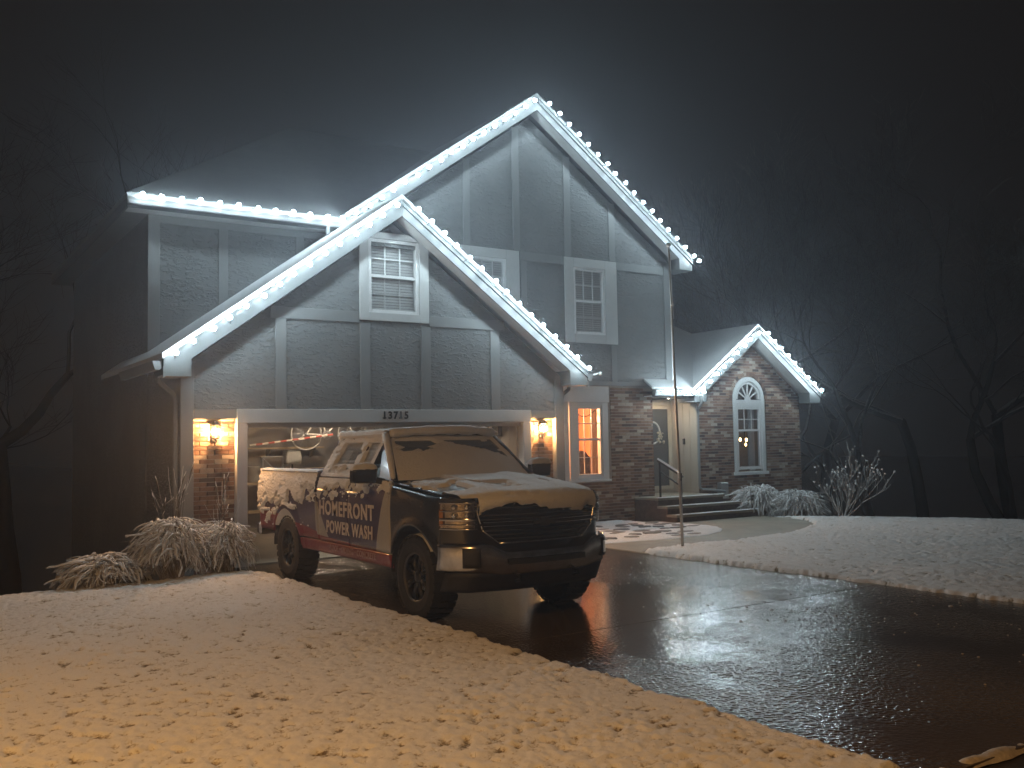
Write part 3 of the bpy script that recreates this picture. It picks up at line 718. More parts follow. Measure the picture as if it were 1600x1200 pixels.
# ---- roofs: each plane a slab with snow; fascias, soffits
def slab(name, top, th, mat, parent=H):
    n = len(top); vs = [tuple(p) for p in top]+[(p[0],p[1],p[2]-th) for p in top]
    fs = [tuple(range(n)), tuple(range(2*n-1,n-1,-1))]+[(i,i+n,(i+1)%n+n,(i+1)%n) for i in range(n)]
    return MB().add(vs,fs).build(name, mat, parent, fix=True)
RS = M['roof_snow']; T = .09
def gable_roof(cx, ap, sl, hw, yf, yb, wall_y, rmat='roof_snow', name_prefix='roof', left_to=None, ret=True, fd=.27):
    for s in (-1,1):
        yb_ = yb
        top = [(cx,yf,ap+T),(cx+s*hw,yf,ap-sl*hw+T),(cx+s*hw,yb_,ap-sl*hw+T),(cx,yb_,ap+T)]
        rf = slab('roof', top, T-.006, M[rmat])
        e = hw-.012
        # rake fascia: board, crown strip
        def strip(z0,z1,y0,y1,nm,mat='white'):
            MB().prism([(cx+s*.002,ap+z0),(cx+s*e,ap-sl*e+z0),(cx+s*e,ap-sl*e+z1),(cx+s*.002,ap+z1)],'Y',y0,y1).build(nm, M[mat], rf, fix=True)
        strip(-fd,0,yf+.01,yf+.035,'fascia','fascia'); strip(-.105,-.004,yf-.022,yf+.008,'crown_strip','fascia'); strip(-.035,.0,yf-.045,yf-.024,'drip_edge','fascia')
        # soffit under the overhang
        strip(-fd+.02,-fd+.04,yf+.037,wall_y-.03,'soffit','casing')
        if ret:
            zb = ap-sl*hw-fd+.035
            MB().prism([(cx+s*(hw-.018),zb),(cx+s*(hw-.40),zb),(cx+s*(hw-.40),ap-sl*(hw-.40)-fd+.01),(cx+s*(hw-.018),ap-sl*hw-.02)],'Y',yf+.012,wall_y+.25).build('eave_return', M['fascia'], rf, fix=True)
gable_roof(0, G_AP, G_SL, G_HW, -.36, 4.2, 0)
gable_roof(M_CX, M_AP, M_SL, M_HW, 1.76, 9.6, MW, 'roof_dark')
gable_roof(A_CX, A_AP, A_SL, A_HW, 1.78, 4.6, MY)
# left hip wing: front, left and back planes
ez = 5.80; ey = 1.72
slab('roof', [(-3.84,ey,ez+.08),(-.09,ey,ez+.08),(.40,MY+.2,ez+.08+.708*.63),(4.2,6.0,ez+.08+.708*4.28),(.44,6.0,ez+.08+.708*4.28)], .08, M['roof_dark'])
slab('roof', [(-3.84,ey,ez+.08),(.44,6.0,ez+.08+.708*4.28),(-3.84,10.2,ez+.08)], .08, M['roof_dark'])
slab('roof', [(-3.84,10.2,ez+.08),(.44,6.0,ez+.08+.708*4.28),(8.5,6.0,ez+.08+.708*4.28),(8.5,10.2,ez+.08)], .08, M['roof_dark'])
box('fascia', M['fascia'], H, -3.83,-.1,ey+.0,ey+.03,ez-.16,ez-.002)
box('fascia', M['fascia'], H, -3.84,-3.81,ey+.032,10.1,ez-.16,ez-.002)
box('soffit', M['casing'], H, -3.80,-.1,ey+.032,MW-.002,ez-.15,ez-.13)
box('soffit', M['trim'], H, -3.80,-GX-.001,MW,10.1,ez-.15,ez-.13)
box('frieze_board', M['trim'], H, -3.42,.2,MW-.026,MW-.001,ez-.28,ez-.152)
def gutter(x0,x1,y,z,parent=H):
    prof = [(y,z),(y,z-.10),(y-.03,z-.125),(y-.085,z-.125),(y-.10,z-.07),(y-.125,z-.03),(y-.125,z),(y-.112,z),(y-.112,z-.025),(y-.09,z-.07),(y-.078,z-.113),(y-.032,z-.113),(y-.012,z-.095),(y-.012,z)]
    return MB().prism(prof,'X',x0,x1).build('gutter', M['gutter'], parent, fix=True)
g1 = gutter(-3.84,-.05,ey-.002,ez+.01)
# porch roof
pz = 2.88; py = 1.80
slab('roof', [(7.28,py,pz+.06),(8.53,py,pz+.06),(10.70,4.02,pz+.06+.72*2.22),(9.4,5.3,pz+.06+.72*3.5),(8.13,5.3,pz+.06+.72*3.5),(8.13,MY-.06,pz+.06+.72*.29),(7.28,MY-.06,pz+.06+.72*.29)], .05, RS)
slab('roof', [(10.70,4.02,pz+.058+.72*2.22),(12.9,4.3,pz),(12.9,8,pz),(9.4,5.3,pz+.058+.72*3.5)], .05, RS)
box('flashing_board', M['white'], H, 8.127,8.20,MY-.06,MY+.06,2.95,5.5) if False else None
g2 = gutter(7.27,8.62,py-.002,pz+.0)
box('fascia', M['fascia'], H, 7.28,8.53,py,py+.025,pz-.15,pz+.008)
# white corner strip where porch roof meets the upper wall
box('corner_strip', M['white'], H, 8.13,8.20,MW-.03,MW+.08,3.02,4.25)
# downspouts
def spout(pts, name='downspout', r=.036, mat='gutter'): return MB().tube(pts, r, 8).build(name, M[mat], H)
spout([(-.46,ey-.06,ez-.10),(-.46,ey-.06,ez-.24),(-.38,ey+.02,ez-.32),(-.36,MW-.06,ez-.36),(-.36,MW-.06,3.9)])
spout([(-3.72,.05,2.86),(-3.72,.05,2.74),(-3.64,.06,2.66),(-3.52,.06,2.56),(-3.49,.06,2.48),(-3.49,.06,-.2)],mat='trim')
spout([(3.66,.10,2.84),(3.66,.10,2.74),(3.52,.10,2.64),(3.49,.10,2.55),(3.49,.10,0)],mat='trim')
spout([(8.66,1.68,2.78),(8.72,1.72,2.66),(8.80,1.86,2.54),(8.90,2.06,2.46),(8.92,2.09,2.36),(8.92,2.09,.66),(8.95,2.05,.58),(9.6,1.95,.52)],r=.034)
# gutters along the garage eaves
for s in (-1,1):
    prof = [(s*3.775,3.0),(s*3.775,2.90),(s*3.80,2.875),(s*3.86,2.875),(s*3.89,2.96),(s*3.90,3.0)]
    MB().prism(prof,'Y',-.34,2.0).build('gutter', M['gutter'], H, fix=True)
# utility box by the step
ub = box('utility_box', M['steel'], None, 9.52,9.78,2.0,2.12,.35,.72, bevel=.01); tag(ub, 'small grey utility box low on the brick gable wall', 'utility box')
# security camera at the garage eave
sc_ = thing('security_camera', (3.86,-.40,2.98), 'small white floodlight camera at the right end of the garage eave', 'camera')
MB().tube([(0,0,0),(.10,-.02,.03)],.014,6).build('arm', M['white'], sc_)
MB().sphere((.14,-.03,.03),.035,8,6).build('head', M['white'], sc_, smooth=True)

# ================================================================ LED STRINGS
bulb = MB(); bulb.lathe([(.001,.040),(.022,.033),(.034,.010),(.034,-.006),(.001,-.008)], (0,0,0), 'Y', 8)
# dome faces -Y
bulb.v = [(x_,-y_,z_) for x_,y_,z_ in bulb.v]
nf = len(bulb.f); bulb.box(-.008,.008,.01,.15,-.006,.003)
BULB = bulb.mesh('bulb', M['led'], smooth=False); BULB.materials.append(M['cable'])
BULB.polygons.foreach_set('material_index', [0]*nf+[1]*6); BULB.polygons.foreach_set('use_smooth', [True]*nf+[False]*6)
def light_string(label, runs, sp=.306, group='light strings on the roof edges'):
    """runs: polylines; one thing per string with a cable and its bulbs"""
    p0 = runs[0][0]; t = thing('light_string', p0, label, 'string lights', group); P0 = Vector(p0)
    for run in runs:
        pts = [Vector(p) for p in run]; cab = []
        for a,b in zip(pts[:-1],pts[1:]):
            L = (b-a).length; n = max(1, round(L/sp)); 
            for k in range(n):
                c = a+(b-a)*((k+.5)/n)
                o = link('bulb', BULB, t); o.location = c-P0+Vector((random.uniform(-.02,.02),random.uniform(-.012,.012),random.uniform(-.014,.012))); o.rotation_euler = (random.uniform(-.5,.3), random.uniform(-.3,.3), random.uniform(-.4,.4))
                for q,dz in ((0,.012),(.25,-.006),(.5,-.012),(.75,-.004)):
                    cab.append(a+(b-a)*((k+q)/n)-P0+Vector((0,.016,.012+dz+random.uniform(-.006,.006))))
        cab.append(pts[-1]-P0+Vector((0,.016,.01)))
        MB().tube(cab,.0055,5).build('cable', M['cable'], t)
    return t
def rk(cx,ap,sl,hw,y,s,z=-.03,e=.02): return [(cx+s*.06,y,ap-sl*.06+z),(cx+s*(hw-e),y,ap-sl*(hw-e)+z)]
gy = -.55; L1 = rk(0,G_AP,G_SL,G_HW,gy,-1)[::-1]; L2 = rk(0,G_AP,G_SL,G_HW,gy,1)
light_string('white light string up and down the front garage gable', [L1, L2])
my = 1.57; L1 = rk(M_CX,M_AP,M_SL,M_HW,my,-1)[::-1]; L2 = rk(M_CX,M_AP,M_SL,M_HW,my,1)
light_string('white light string along the tall upper-storey gable', [L1, L2+[(M_CX+M_HW+.14,my+.02,M_AP-M_SL*M_HW-.06)]])
light_string('white light string along the long level eave at the upper left', [[(-3.82,ey-.18,ez+.035),(-.06,ey-.18,ez+.035)]])
ay = 1.64; L1 = rk(A_CX,A_AP,A_SL,A_HW,ay,-1)[::-1]; L2 = rk(A_CX,A_AP,A_SL,A_HW,ay,1)
light_string('white light string over the small brick gable with the arched window', [L1, L2], sp=.285)
light_string('short white light string across the eave above the front door', [[(7.27,py-.27,pz-.05),(8.72,py-.27,pz-.05)]], sp=.29)

# ================================================================ WALL LANTERNS
M['lantern_glass'] = glass('lantern_glass', (.98,.95,.9), .08, .8)
def lantern(x, z, label):
    t = thing('wall_lantern', (x,.076,z), label, 'lantern', 'lanterns beside the garage opening')
    MB().box(-.05,.05,-.02,.0,-.16,.10).build('back_plate', M['black_metal'], t, bevel=.006)
    MB().tube([(0,-.02,.06),(0,-.07,.13),(0,-.095,.13)],.012,8).build('arm', M['black_metal'], t)
    MB().lathe([(.002,.16),(.03,.135),(.085,.085),(.088,.075),(.002,.075)],(0,-.095,0),'Z',6).build('cap', M['black_metal'], t)
    MB().lathe([(.002,-.17),(.02,-.16),(.03,-.095),(.055,-.12),(.058,-.105),(.002,-.105)],(0,-.095,0),'Z',6).build('base', M['black_metal'], t)
    for k in range(6):
        a = math.pi*k/3; c,s = math.cos(a),math.sin(a)
        MB().tube([(.055*c,-.095+.055*s,-.105),(.075*c,-.095+.075*s,.075)],.005,4).build('cage_bar', M['black_metal'], t)
        a2 = math.pi*(k+1)/3; c2,s2 = math.cos(a2),math.sin(a2)
        MB().add([(.053*c,-.095+.053*s,-.10),(.053*c2,-.095+.053*s2,-.10),(.073*c2,-.095+.073*s2,.07),(.073*c,-.095+.073*s,.07)],[(0,1,2,3)]).build('glass_pane', M['lantern_glass'], t)
    MB().sphere((0,-.095,-.01),.032,10,8,(1,1,1.3)).build('bulb', M['warm'], t, smooth=True)
    MB().tube([(0,-.095,-.10),(0,-.095,-.045)],.014,6).build('socket', M['white'], t)
    return t
lantern(-2.935,2.02,'lit black wall lantern on the brick pier left of the garage opening')
lantern(2.985,2.02,'lit black wall lantern on the brick pier right of the garage opening')
# ================================================================ PICKUP TRUCK (front towards the street, -Y)
TK = thing('pickup_truck', (-1.5,-5.4,0), 'snow-dusted dark pickup truck with blue and red lettered doors parked on the driveway', 'truck')
# printed vehicle wrap: black nose, navy sides, red sill band, grey slashes
def wrap_material():
    mt, t, bs = nodes('vehicle_wrap'); L = t.links
    tc = N(t,'ShaderNodeTexCoord'); s = N(t,'ShaderNodeSeparateXYZ'); L.new(tc.outputs['Object'], s.inputs[0])
    def lin(a, b, c):   # a*y + b*z + c
        m1 = N(t,'ShaderNodeMath',operation='MULTIPLY_ADD'); m1.inputs[1].default_value = a; m1.inputs[2].default_value = c; L.new(s.outputs[1], m1.inputs[0])
        m2 = N(t,'ShaderNodeMath',operation='MULTIPLY_ADD'); m2.inputs[1].default_value = b; L.new(s.outputs[2], m2.inputs[0]); L.new(m1.outputs[0], m2.inputs[2]); return m2
    def gt(n): g_ = N(t,'ShaderNodeMath',operation='GREATER_THAN'); g_.inputs[1].default_value = 0; L.new(n.outputs[0], g_.inputs[0]); return g_
    def mul(a,b): m_ = N(t,'ShaderNodeMath',operation='MULTIPLY'); L.new(a.outputs[0], m_.inputs[0]); L.new(b.outputs[0], m_.inputs[1]); return m_
    def mix(prev, mask, col):
        m_ = N(t,'ShaderNodeMix',data_type='RGBA'); L.new(mask.outputs[0], m_.inputs[0]); m_.inputs[7].default_value = (*col,1)
        if isinstance(prev, tuple): m_.inputs[6].default_value = (*prev,1)
        else: L.new(prev.outputs[2], m_.inputs[6])
        return m_
    c = mix((.012,.012,.014), gt(lin(1,0,-.50)), (.055,.04,.105))
    c = mix(c, mul(gt(lin(1,0,-.50)), gt(lin(-1,-.42,1.17))), (.36,.35,.33))         # slash beside the fender
    c = mix(c, mul(gt(lin(1,-.75,-1.74)), gt(lin(-1,0,2.62))), (.36,.35,.34))    # slash under the letters
    c = mix(c, mul(gt(lin(1,0,-2.62)), gt(lin(-.25,-1,1.60))), (.085,.07,.12))
    c = mix(c, mul(gt(lin(1,0,-.42)), gt(lin(.035,-1,.585))), (.20,.018,.028))        # red band
    c = mix(c, mul(gt(lin(1,0,-2.60)), gt(lin(.12,-1,.40))), (.20,.018,.028))
    L.new(c.outputs[2], bs.inputs['Base Color']); bs.inputs['Roughness'].default_value = .34; bs.inputs['Coat Weight'].default_value = .35; bs.inputs['Coat Roughness'].default_value = .12
    nz = noise_node(t, 70, 3); rp = ramp(t, nz.outputs[0], [(.35,.25),(.7,.55)]); L.new(rp.outputs[0], bs.inputs['Roughness'])
    return mt
M['wrap'] = wrap_material()
M['black_paint'] = mk('black_paint', (.012,.012,.014), .22, var=.3, scale=8, coat=.6)
M['chrome'] = mk('chrome', (.62,.62,.63), .16, metal=1, var=.15, scale=9, bmp=.05, bscale=14)
M['dirty_chrome'] = mk('dirty_chrome', (.82,.80,.78), .26, metal=1, var=.3, scale=6, bmp=.1, bscale=30)
M['plastic'] = mk('black_plastic', (.018,.018,.019), .6, var=.3, scale=20)
M['rubber'] = mk('tyre_rubber', (.016,.016,.016), .8, var=.4, scale=12, bmp=.3, bscale=60)
M['rim'] = mk('dark_alloy', (.05,.05,.052), .35, metal=.8)
M['rim_lip'] = mk('alloy_lip', (.10,.10,.10), .5, metal=.9)
M['auto_glass'] = glass('auto_glass', (.30,.33,.34), .03, .7)
M['lens'] = glass('headlamp_lens', (.95,.93,.9), .04, .74)
M['reflector'] = mk('lamp_reflector', (.55,.5,.45), .18, metal=1, var=.3, scale=25, bmp=.3, bscale=30)
M['tail_red'] = mk('tail_lamp', (.40,.02,.02), .2, coat=.5)
M['amber'] = mk('amber_marker', (.55,.24,.05), .2, metal=.6)
M['seat'] = mk('seat_cloth', (.03,.03,.032), .9)
M['letter'] = mk('vinyl_lettering', (.62,.55,.52), .5, var=.18, scale=18)
M['letter_red'] = mk('vinyl_lettering_small', (.34,.20,.20), .5, var=.15, scale=18)
WR, WZ = .425, .425
def xo(y, z):
    zz = [.40,.60,.75,1.05,1.20,1.32,1.45]; xx = [.93,.965,.985,1.0,.995,.975,.935]
    x = float(np.interp(z, zz, xx))
    if y < -.25: x -= .04*((-.25-y)/.25)**2
    for yc in (0,3.645):
        d = math.hypot(y-yc, z-WZ)
        if .45 < d < .62: x += .03*(1-abs(d-.53)/.09) if abs(d-.53) < .09 else 0
    return x
def arch(y, base):
    for yc in (0,3.645):
        if abs(y-yc) < .525: return max(base, WZ+math.sqrt(.525**2-(y-yc)**2))
    return base
def panel(name, y0, y1, zb, zt, mat, ny=40, nz=12, solid=.03):
    for s in (-1,1):
        def fn(u, v):
            y = y0+(y1-y0)*u; a, b = zb(y), zt(y); z = a+(b-a)*v; return (s*xo(y,z), y, z)
        mb = MB().grid(fn, ny, nz)
        if s < 0: mb.f = [f[::-1] for f in mb.f]
        mb.build(name, mat, TK, smooth=True, solid=-solid if False else solid)
panel('front_fender', -.505,.50, lambda y: arch(y,.62), lambda y: 1.215+.120*(y+.8)/1.3, M['wrap'], 48, 14)
panel('front_door', .508,1.60, lambda y: .605, lambda y: 1.36+.03*(y-.5), M['wrap'], 20, 14)
panel('rear_door', 1.608,2.52, lambda y: .605, lambda y: 1.393+.02*(y-1.6), M['wrap'], 20, 14)
panel('cargo_bed_side', 2.55,4.72, lambda y: arch(y,.62), lambda y: 1.445, M['wrap'], 70, 14)
panel('rocker_panel', .53,3.13, lambda y: .46, lambda y: .60, M['wrap'], 30, 5)
for s in (-1,1):   # wheel arch liners
    for yc in (0,3.645):
        MB().add([(s*q,yc+.53*math.cos(math.pi*k/16),WZ+.53*math.sin(math.pi*k/16)) for k in range(17) for q in (.55,.975)],
                 [(2*k,2*k+1,2*k+3,2*k+2) for k in range(16)]).build('wheel_well', M['plastic'], TK)
# cargo bed floor and inner walls, tailgate
bx = MB(); bx.box(-.93,.93,2.56,4.68,.80,.84); bx.box(-.93,.93,2.53,2.56,.6,1.43); bx.build('bed_floor', M['plastic'], TK)
for s in (-1,1): MB().box(*sorted((s*.80,s*.925)),2.57,4.68,.85,1.43).build('bed_rail', M['plastic'], TK, bevel=.01)
MB().box(-.90,.90,4.68,4.73,.72,1.44).build('tailgate', M['wrap'], TK, bevel=.01)
for s in (-1,1):
    MB().box(*sorted((s*.90,s*.985)),4.62,4.745,.98,1.36).build('tail_light', M['tail_red'], TK, bevel=.015)
MB().box(-.98,.98,4.76,4.90,.52,.70).build('rear_bumper', M['dirty_chrome'], TK, bevel=.03)
# greenhouse
def xg(z): return .942-(z-1.38)*.52
OUT = [(.56,1.37),(2.53,1.42),(2.52,1.48),(2.44,1.84),(2.32,1.885),(1.25,1.885),(1.14,1.855)]
WF = [(.90,1.415),(1.555,1.43),(1.565,1.825),(1.28,1.815),(1.20,1.78)]
WB = [(1.665,1.435),(2.36,1.455),(2.27,1.79),(2.20,1.82),(1.66,1.83)]
for s in (-1,1):
    loops = [[Vector((a,b,0)) for a,b in OUT],[Vector((a,b,0)) for a,b in WF],[Vector((a,b,0)) for a,b in WB]]
    tr = tessellate_polygon(loops); fl = [p for l in loops for p in l]
    fcs = []
    for a,b,c in tr:
        pa,pb,pc = fl[a],fl[b],fl[c]; sg = (pb.x-pa.x)*(pc.y-pa.y)-(pb.y-pa.y)*(pc.x-pa.x)
        fcs.append((a,b,c) if sg*s > 0 else (c,b,a))
    MB().add([(s*xg(p.y),p.x,p.y) for p in fl], fcs).build('cab_side', M['wrap'], TK, solid=.035)
    for P in (WF,WB): MB().add([(s*(xg(b)-.018),a,b) for a,b in P],[tuple(range(len(P)))]).build('side_window', M['auto_glass'], TK)
# windshield
def wsp(u, v):
    x = (u*2-1); hw = .87+(.70-.87)*v; yb = .60-.15*(1-x*x); yt = 1.20-.07*(1-x*x)
    return (x*hw, yb+(yt-yb)*v, 1.365+(1.86-1.365)*v+.025*math.sin(math.pi*v))
MB().grid(wsp,16,10).build('windshield', M['auto_glass'], TK, smooth=True)
for s in (-1,1): MB().tube([(s*.885,.58,1.36),(s*.82,.78,1.54),(s*.75,1.0,1.74),(s*.715,1.17,1.86)],[.035,.035,.032,.03],6).build('windshield_pillar', M['black_paint'], TK)
MB().grid(lambda u,v: ((u*2-1)*(.93-.20*v), 2.53-.09*v, 1.42+.44*v),4,4).build('rear_window', M['auto_glass'], TK)
def roofz(x, v): return 1.885+.05*(1-(x/.72)**2)*(.55+.45*math.sin(math.pi*min(1,v*1.0+.05)))-.015*v
MB().grid(lambda u,v: ((u*2-1)*.72, 1.14-.07*(1-(u*2-1)**2)+(2.46-1.14)*v, roofz((u*2-1)*.72,v)),16,14).build('roof', M['black_paint'], TK, smooth=True, solid=.04)
MB().prism([(1.75,1.93),(1.95,1.93),(1.90,1.99),(1.88,2.0)],'X',.20,.235).build('antenna_fin', M['black_paint'], TK, bevel=.008)
# cabin inside
sb = MB(); 
for xx in (-.40,.40): sb.box(xx-.26,xx+.26,1.35,1.85,.75,1.0); sb.box(xx-.25,xx+.25,1.78,1.92,.95,1.52); sb.box(xx-.13,xx+.13,1.82,1.91,1.54,1.70)
sb.build('front_seats', M['seat'], TK, bevel=.04, seg=2)
MB().box(-.66,.66,2.25,2.42,.8,1.50).build('rear_bench', M['seat'], TK, bevel=.05, seg=2)
MB().prism([(.60,1.36),(.95,1.38),(1.05,1.20),(1.05,.7),(.6,.7)],'X',-.84,.84).build('dashboard', M['seat'], TK)
MB().tube([(.38+.18*math.cos(a),1.12-.05*math.sin(a),1.33+.18*math.sin(a)) for a in [2*math.pi*k/20 for k in range(21)]],.015,6).build('steering_wheel', M['seat'], TK)
MB().box(-.10,.10,1.16,1.18,1.73,1.79).build('interior_mirror', M['plastic'], TK)
# nose
def yf(x):
    a = abs(x); return -.90+.10*(min(a,.7)/.7)**2 + (((a-.7)/.28)**2*.34 if a > .7 else 0)
def hoodp(u, v):
    x = (u*2-1); hw = .84+.06*v; yfr = -.875+.16*x*x; y = yfr+(.56-.12*(1-x*x)-yfr)*v
    z = 1.212+.148*v**.8+.034*(1-x*x)-.075*max(0,1-v/.10)**2
    if .30 < abs(x) < .74: z += .022*math.sin(math.pi*(abs(x)-.30)/.44)*min(1,v*4)
    return (x*hw*(1-.10*max(0,1-v/.25)**2), y, z)
MB().grid(hoodp,36,24).build('hood', M['black_paint'], TK, smooth=True, solid=.02)
MB().grid(lambda u,v: ((u*2-1)*.963, yf((u*2-1)*.963)+.034, .62+.62*v),60,4).build('front_panel', M['black_paint'], TK, smooth=True)
for s in (-1,1):
    MB().grid(lambda u,v: (s*(.66+.303*u), yf(.66+.303*u)+.01+(-.45-yf(.66+.303*u)-.01)*v, 1.207+.032*v+.018*(1-u)),10,6).build('fender_top', M['black_paint'], TK, smooth=True)
    MB().grid(lambda u,v: (s*(.70+.263*u), yf(.70+.263*u)+.008, 1.203+.022*v),14,2).build('lamp_brow', M['black_paint'], TK, smooth=True)
# grille: surround, honeycomb backing bars, three bars, emblem
GR = [(-.70,1.185),(.70,1.185),(.71,1.10),(.66,.93),(.50,.80),(-.50,.80),(-.66,.93),(-.71,1.10)]
gf = MB(); 
for i in range(len(GR)):
    (a,b),(c,d) = GR[i],GR[(i+1)%len(GR)]; gf.tube([(a+(c-a)*k/8, yf(a+(c-a)*k/8)-.012, b+(d-b)*k/8) for k in range(9)], .009, 6)
gr = gf.build('grille_surround', M['dirty_chrome'], TK, smooth=True)
gp_ = MB()
for z in (.84,.88,.92,1.03,1.07,1.14): 
    hw = float(np.interp(z,[.8,.93,1.1,1.185],[.50,.66,.71,.70]))
    gp_.grid(lambda u,v: ((u*2-1)*hw, yf((u*2-1)*hw)+.004, z-.006+.012*v),24,1)
gp_.build('grille_mesh', M['rim_lip'], TK)
for z,h_ in ((1.10,.018),(.985,.034)):
    MB().grid(lambda u,v: ((u*2-1)*.69, yf((u*2-1)*.69)-.014-.012*math.sin(math.pi*v), z-h_/2+h_*v),30,4).build('grille_bar', M['black_paint'], TK, smooth=True)
MB().prism([(-.13,.965),(-.05,.965),(-.05,.945),(.05,.945),(.06,.965),(.13,.965),(.145,1.005),(.05,1.005),(.05,1.025),(-.05,1.025),(-.06,1.005),(-.145,1.005)],'Y',-.938,-.918).build('emblem', M['plastic'], TK, bevel=.003)
# headlamps
for s in (-1,1):
    hl = bpy.data.objects.new('headlamp', None); COL.objects.link(hl); hl.parent = TK
    xs = lambda u: s*(.715+.248*u)
    MB().grid(lambda u,v: (xs(u), yf(xs(u))+.03, .945+.255*v),12,4).build('reflector', M['reflector'], hl, smooth=True)
    for z,h_ in ((1.195,.014),(1.115,.012),(1.035,.03),(.985,.012),(.945,.016)):
        MB().grid(lambda u,v: (xs(u), yf(xs(u))-.012-.008*math.sin(math.pi*v), z-h_/2+h_*v),12,3).build('lamp_bar', M['chrome'], hl, smooth=True)
    for z,u in ((1.155,.3),(1.155,.65),(1.075,.3),(1.075,.65)):
        MB().sphere((xs(u), yf(xs(u))+.008, z),.030,12,8).build('projector', M['chrome'], hl, smooth=True)
    MB().grid(lambda u,v: (xs(u), yf(xs(u))-.022, .94+.26*v),12,4).build('lens', M['lens'], hl, smooth=True)
    MB().grid(lambda u,v: (s*(.945+.018*u), yf(.945+.018*u)-.012, .97+.16*v),3,3).build('marker', M['amber'], hl)
# chrome bumper wrapped round the corners
def bt(x): return float(np.interp(abs(x),[0,.46,.62,1.02],[.715,.715,.80,.80]))
def bbm(x): return float(np.interp(abs(x),[0,.5,.72,1.02],[.50,.50,.535,.55]))
def bump_p(u, v):
    x = (u*2-1)*1.0; z = bbm(x)+(bt(x)-bbm(x))*v
    return (x, yf(x*.985)-.085-.018*math.sin(math.pi*v)+.028*(1-v)**1.2, z)
MB().grid(bump_p,64,8).build('front_bumper', M['dirty_chrome'], TK, smooth=True, solid=.02)
MB().grid(lambda u,v: ((u*2-1)*.95, yf((u*2-1)*.95)-.05+.10*(1-v), .335+.19*v),40,4).build('valance', M['plastic'], TK, smooth=True, solid=.02)
MB().grid(lambda u,v: ((u*2-1)*.46, yf((u*2-1)*.46)-.118, .60+.055*v),20,2).build('bumper_intake', M['plastic'], TK)
for s in (-1,1):
    bz = lambda o_: (lambda u,v: (s*(.735+.13*u), bump_p((s*(.735+.13*u)+1)/2,.5)[1]-o_, .585+.185*v))
    MB().grid(bz(.004),8,4).build('fog_lamp_bezel', M['plastic'], TK, smooth=True, solid=.02)
    MB().grid(lambda u,v: (s*(.765+.065*u), bump_p((s*(.765+.065*u)+1)/2,.5)[1]-.010, .615+.125*v),6,4).build('fog_lamp', M['reflector'], TK, smooth=True)
    MB().tube([(s*.35,-.88,.50),(s*.35,-.99,.49),(s*.35,-1.0,.45),(s*.35,-.92,.43)],.018,6).build('tow_hook', M['black_metal'], TK)
# underbody
ub_ = MB(); ub_.box(-.62,.62,-.55,4.5,.44,.60); ub_.box(-.45,-.36,-.6,4.7,.36,.48); ub_.box(.36,.45,-.6,4.7,.36,.48); ub_.build('chassis', M['plastic'], TK)
for yc in (0,3.645): MB().tube([(-.75,yc,WZ),(-.2,yc,WZ),(0,yc,WZ-.02),(.2,yc,WZ),(.75,yc,WZ)],[.05,.06,.15,.06,.05],8).build('axle', M['plastic'], TK)
MB().tube([(-.5,2.9,.42),(-.5,4.6,.45),(-.62,4.85,.44)],.035,8).build('exhaust_pipe', M['steel'], TK)
# wheels
def tyre_mesh():
    mb = MB(); mb.lathe([(.245,-.13),(.26,-.142),(.34,-.150),(.395,-.138),(.412,-.11),(.412,.11),(.395,.138),(.34,.150),(.26,.142),(.245,.13)],(0,0,0),'X',40)
    for k in range(30):
        a = 2*math.pi*k/30
        for side,off in ((-1,0),(1,.5),(0,.25)):
            aa = a+off*2*math.pi*30**-1; c,s = math.cos(aa),math.sin(aa); w0,w1 = ((-.142,-.05),(.05,.142),(-.045,.045))[(-1,1,0).index(side)]
            vs = [];dl=.034
            for r_ in (.405,.427):
                for q in (-dl,dl):
                    for xx in (w0,w1): ca,sa = math.cos(aa+q/.42*(1 if r_<.41 else .85)),math.sin(aa+q/.42*(1 if r_<.41 else .85)); vs.append((xx,r_*ca,r_*sa))
            mb.add(vs,[(0,1,3,2),(4,6,7,5),(0,4,5,1),(2,3,7,6),(0,2,6,4),(1,5,7,3)])
    return mb.mesh('tyre', M['rubber'], smooth=False)
def rim_mesh():
    mb = MB(); mb.lathe([(.245,-.12),(.235,-.10),(.225,.0),(.235,.10)],(0,0,0),'X',32)
    for k in range(8):
        a = 2*math.pi*k/8
        for d in (-.10,.10):
            c0,s0 = math.cos(a+d*1.6),math.sin(a+d*1.6); c1,s1 = math.cos(a+d),math.sin(a+d)
            mb.tube([(-.085,.05*c0,.05*s0),(-.105,.14*c1,.14*s1),(-.09,.232*c1,.232*s1)],[.018,.015,.018],5)
    mb.lathe([(.001,-.118),(.05,-.116),(.062,-.10),(.062,-.05)],(0,0,0),'X',20)
    return mb.mesh('rim', M['rim'], smooth=True)
lipm = MB().lathe([(.232,-.125),(.240,-.136),(.250,-.138),(.253,-.128)],(0,0,0),'X',40).mesh('rim_lip', M['rim_lip'], smooth=True)
disc = MB().lathe([(.001,-.02),(.15,-.02),(.16,0),(.001,0)],(0,0,0),'X',24).mesh('brake_disc', M['steel'])
tm, rmesh = tyre_mesh(), rim_mesh()
wsn = MB().grid(lambda u,v: ((u*2-1)*.13, .434*math.cos(R(60+80*v)), .428*math.sin(R(60+80*v))+.014*n1(u*5,v*6,4)),8,18).mesh('snow_cover', M['snow'], smooth=True)
for s,yc in ((-1,0),(1,0),(-1,3.645),(1,3.645)):
    wl = bpy.data.objects.new('wheel', None); COL.objects.link(wl); wl.parent = TK; wl.location = (s*.835,yc,WZ); 
    for me in (tm,rmesh,lipm,disc):
        o = link(me.name, me, wl); o.rotation_euler = (R(13*yc+20),0,0) if s < 0 else (R(40),0,math.pi)
    if s < 0: link('snow_cover', wsn, wl)
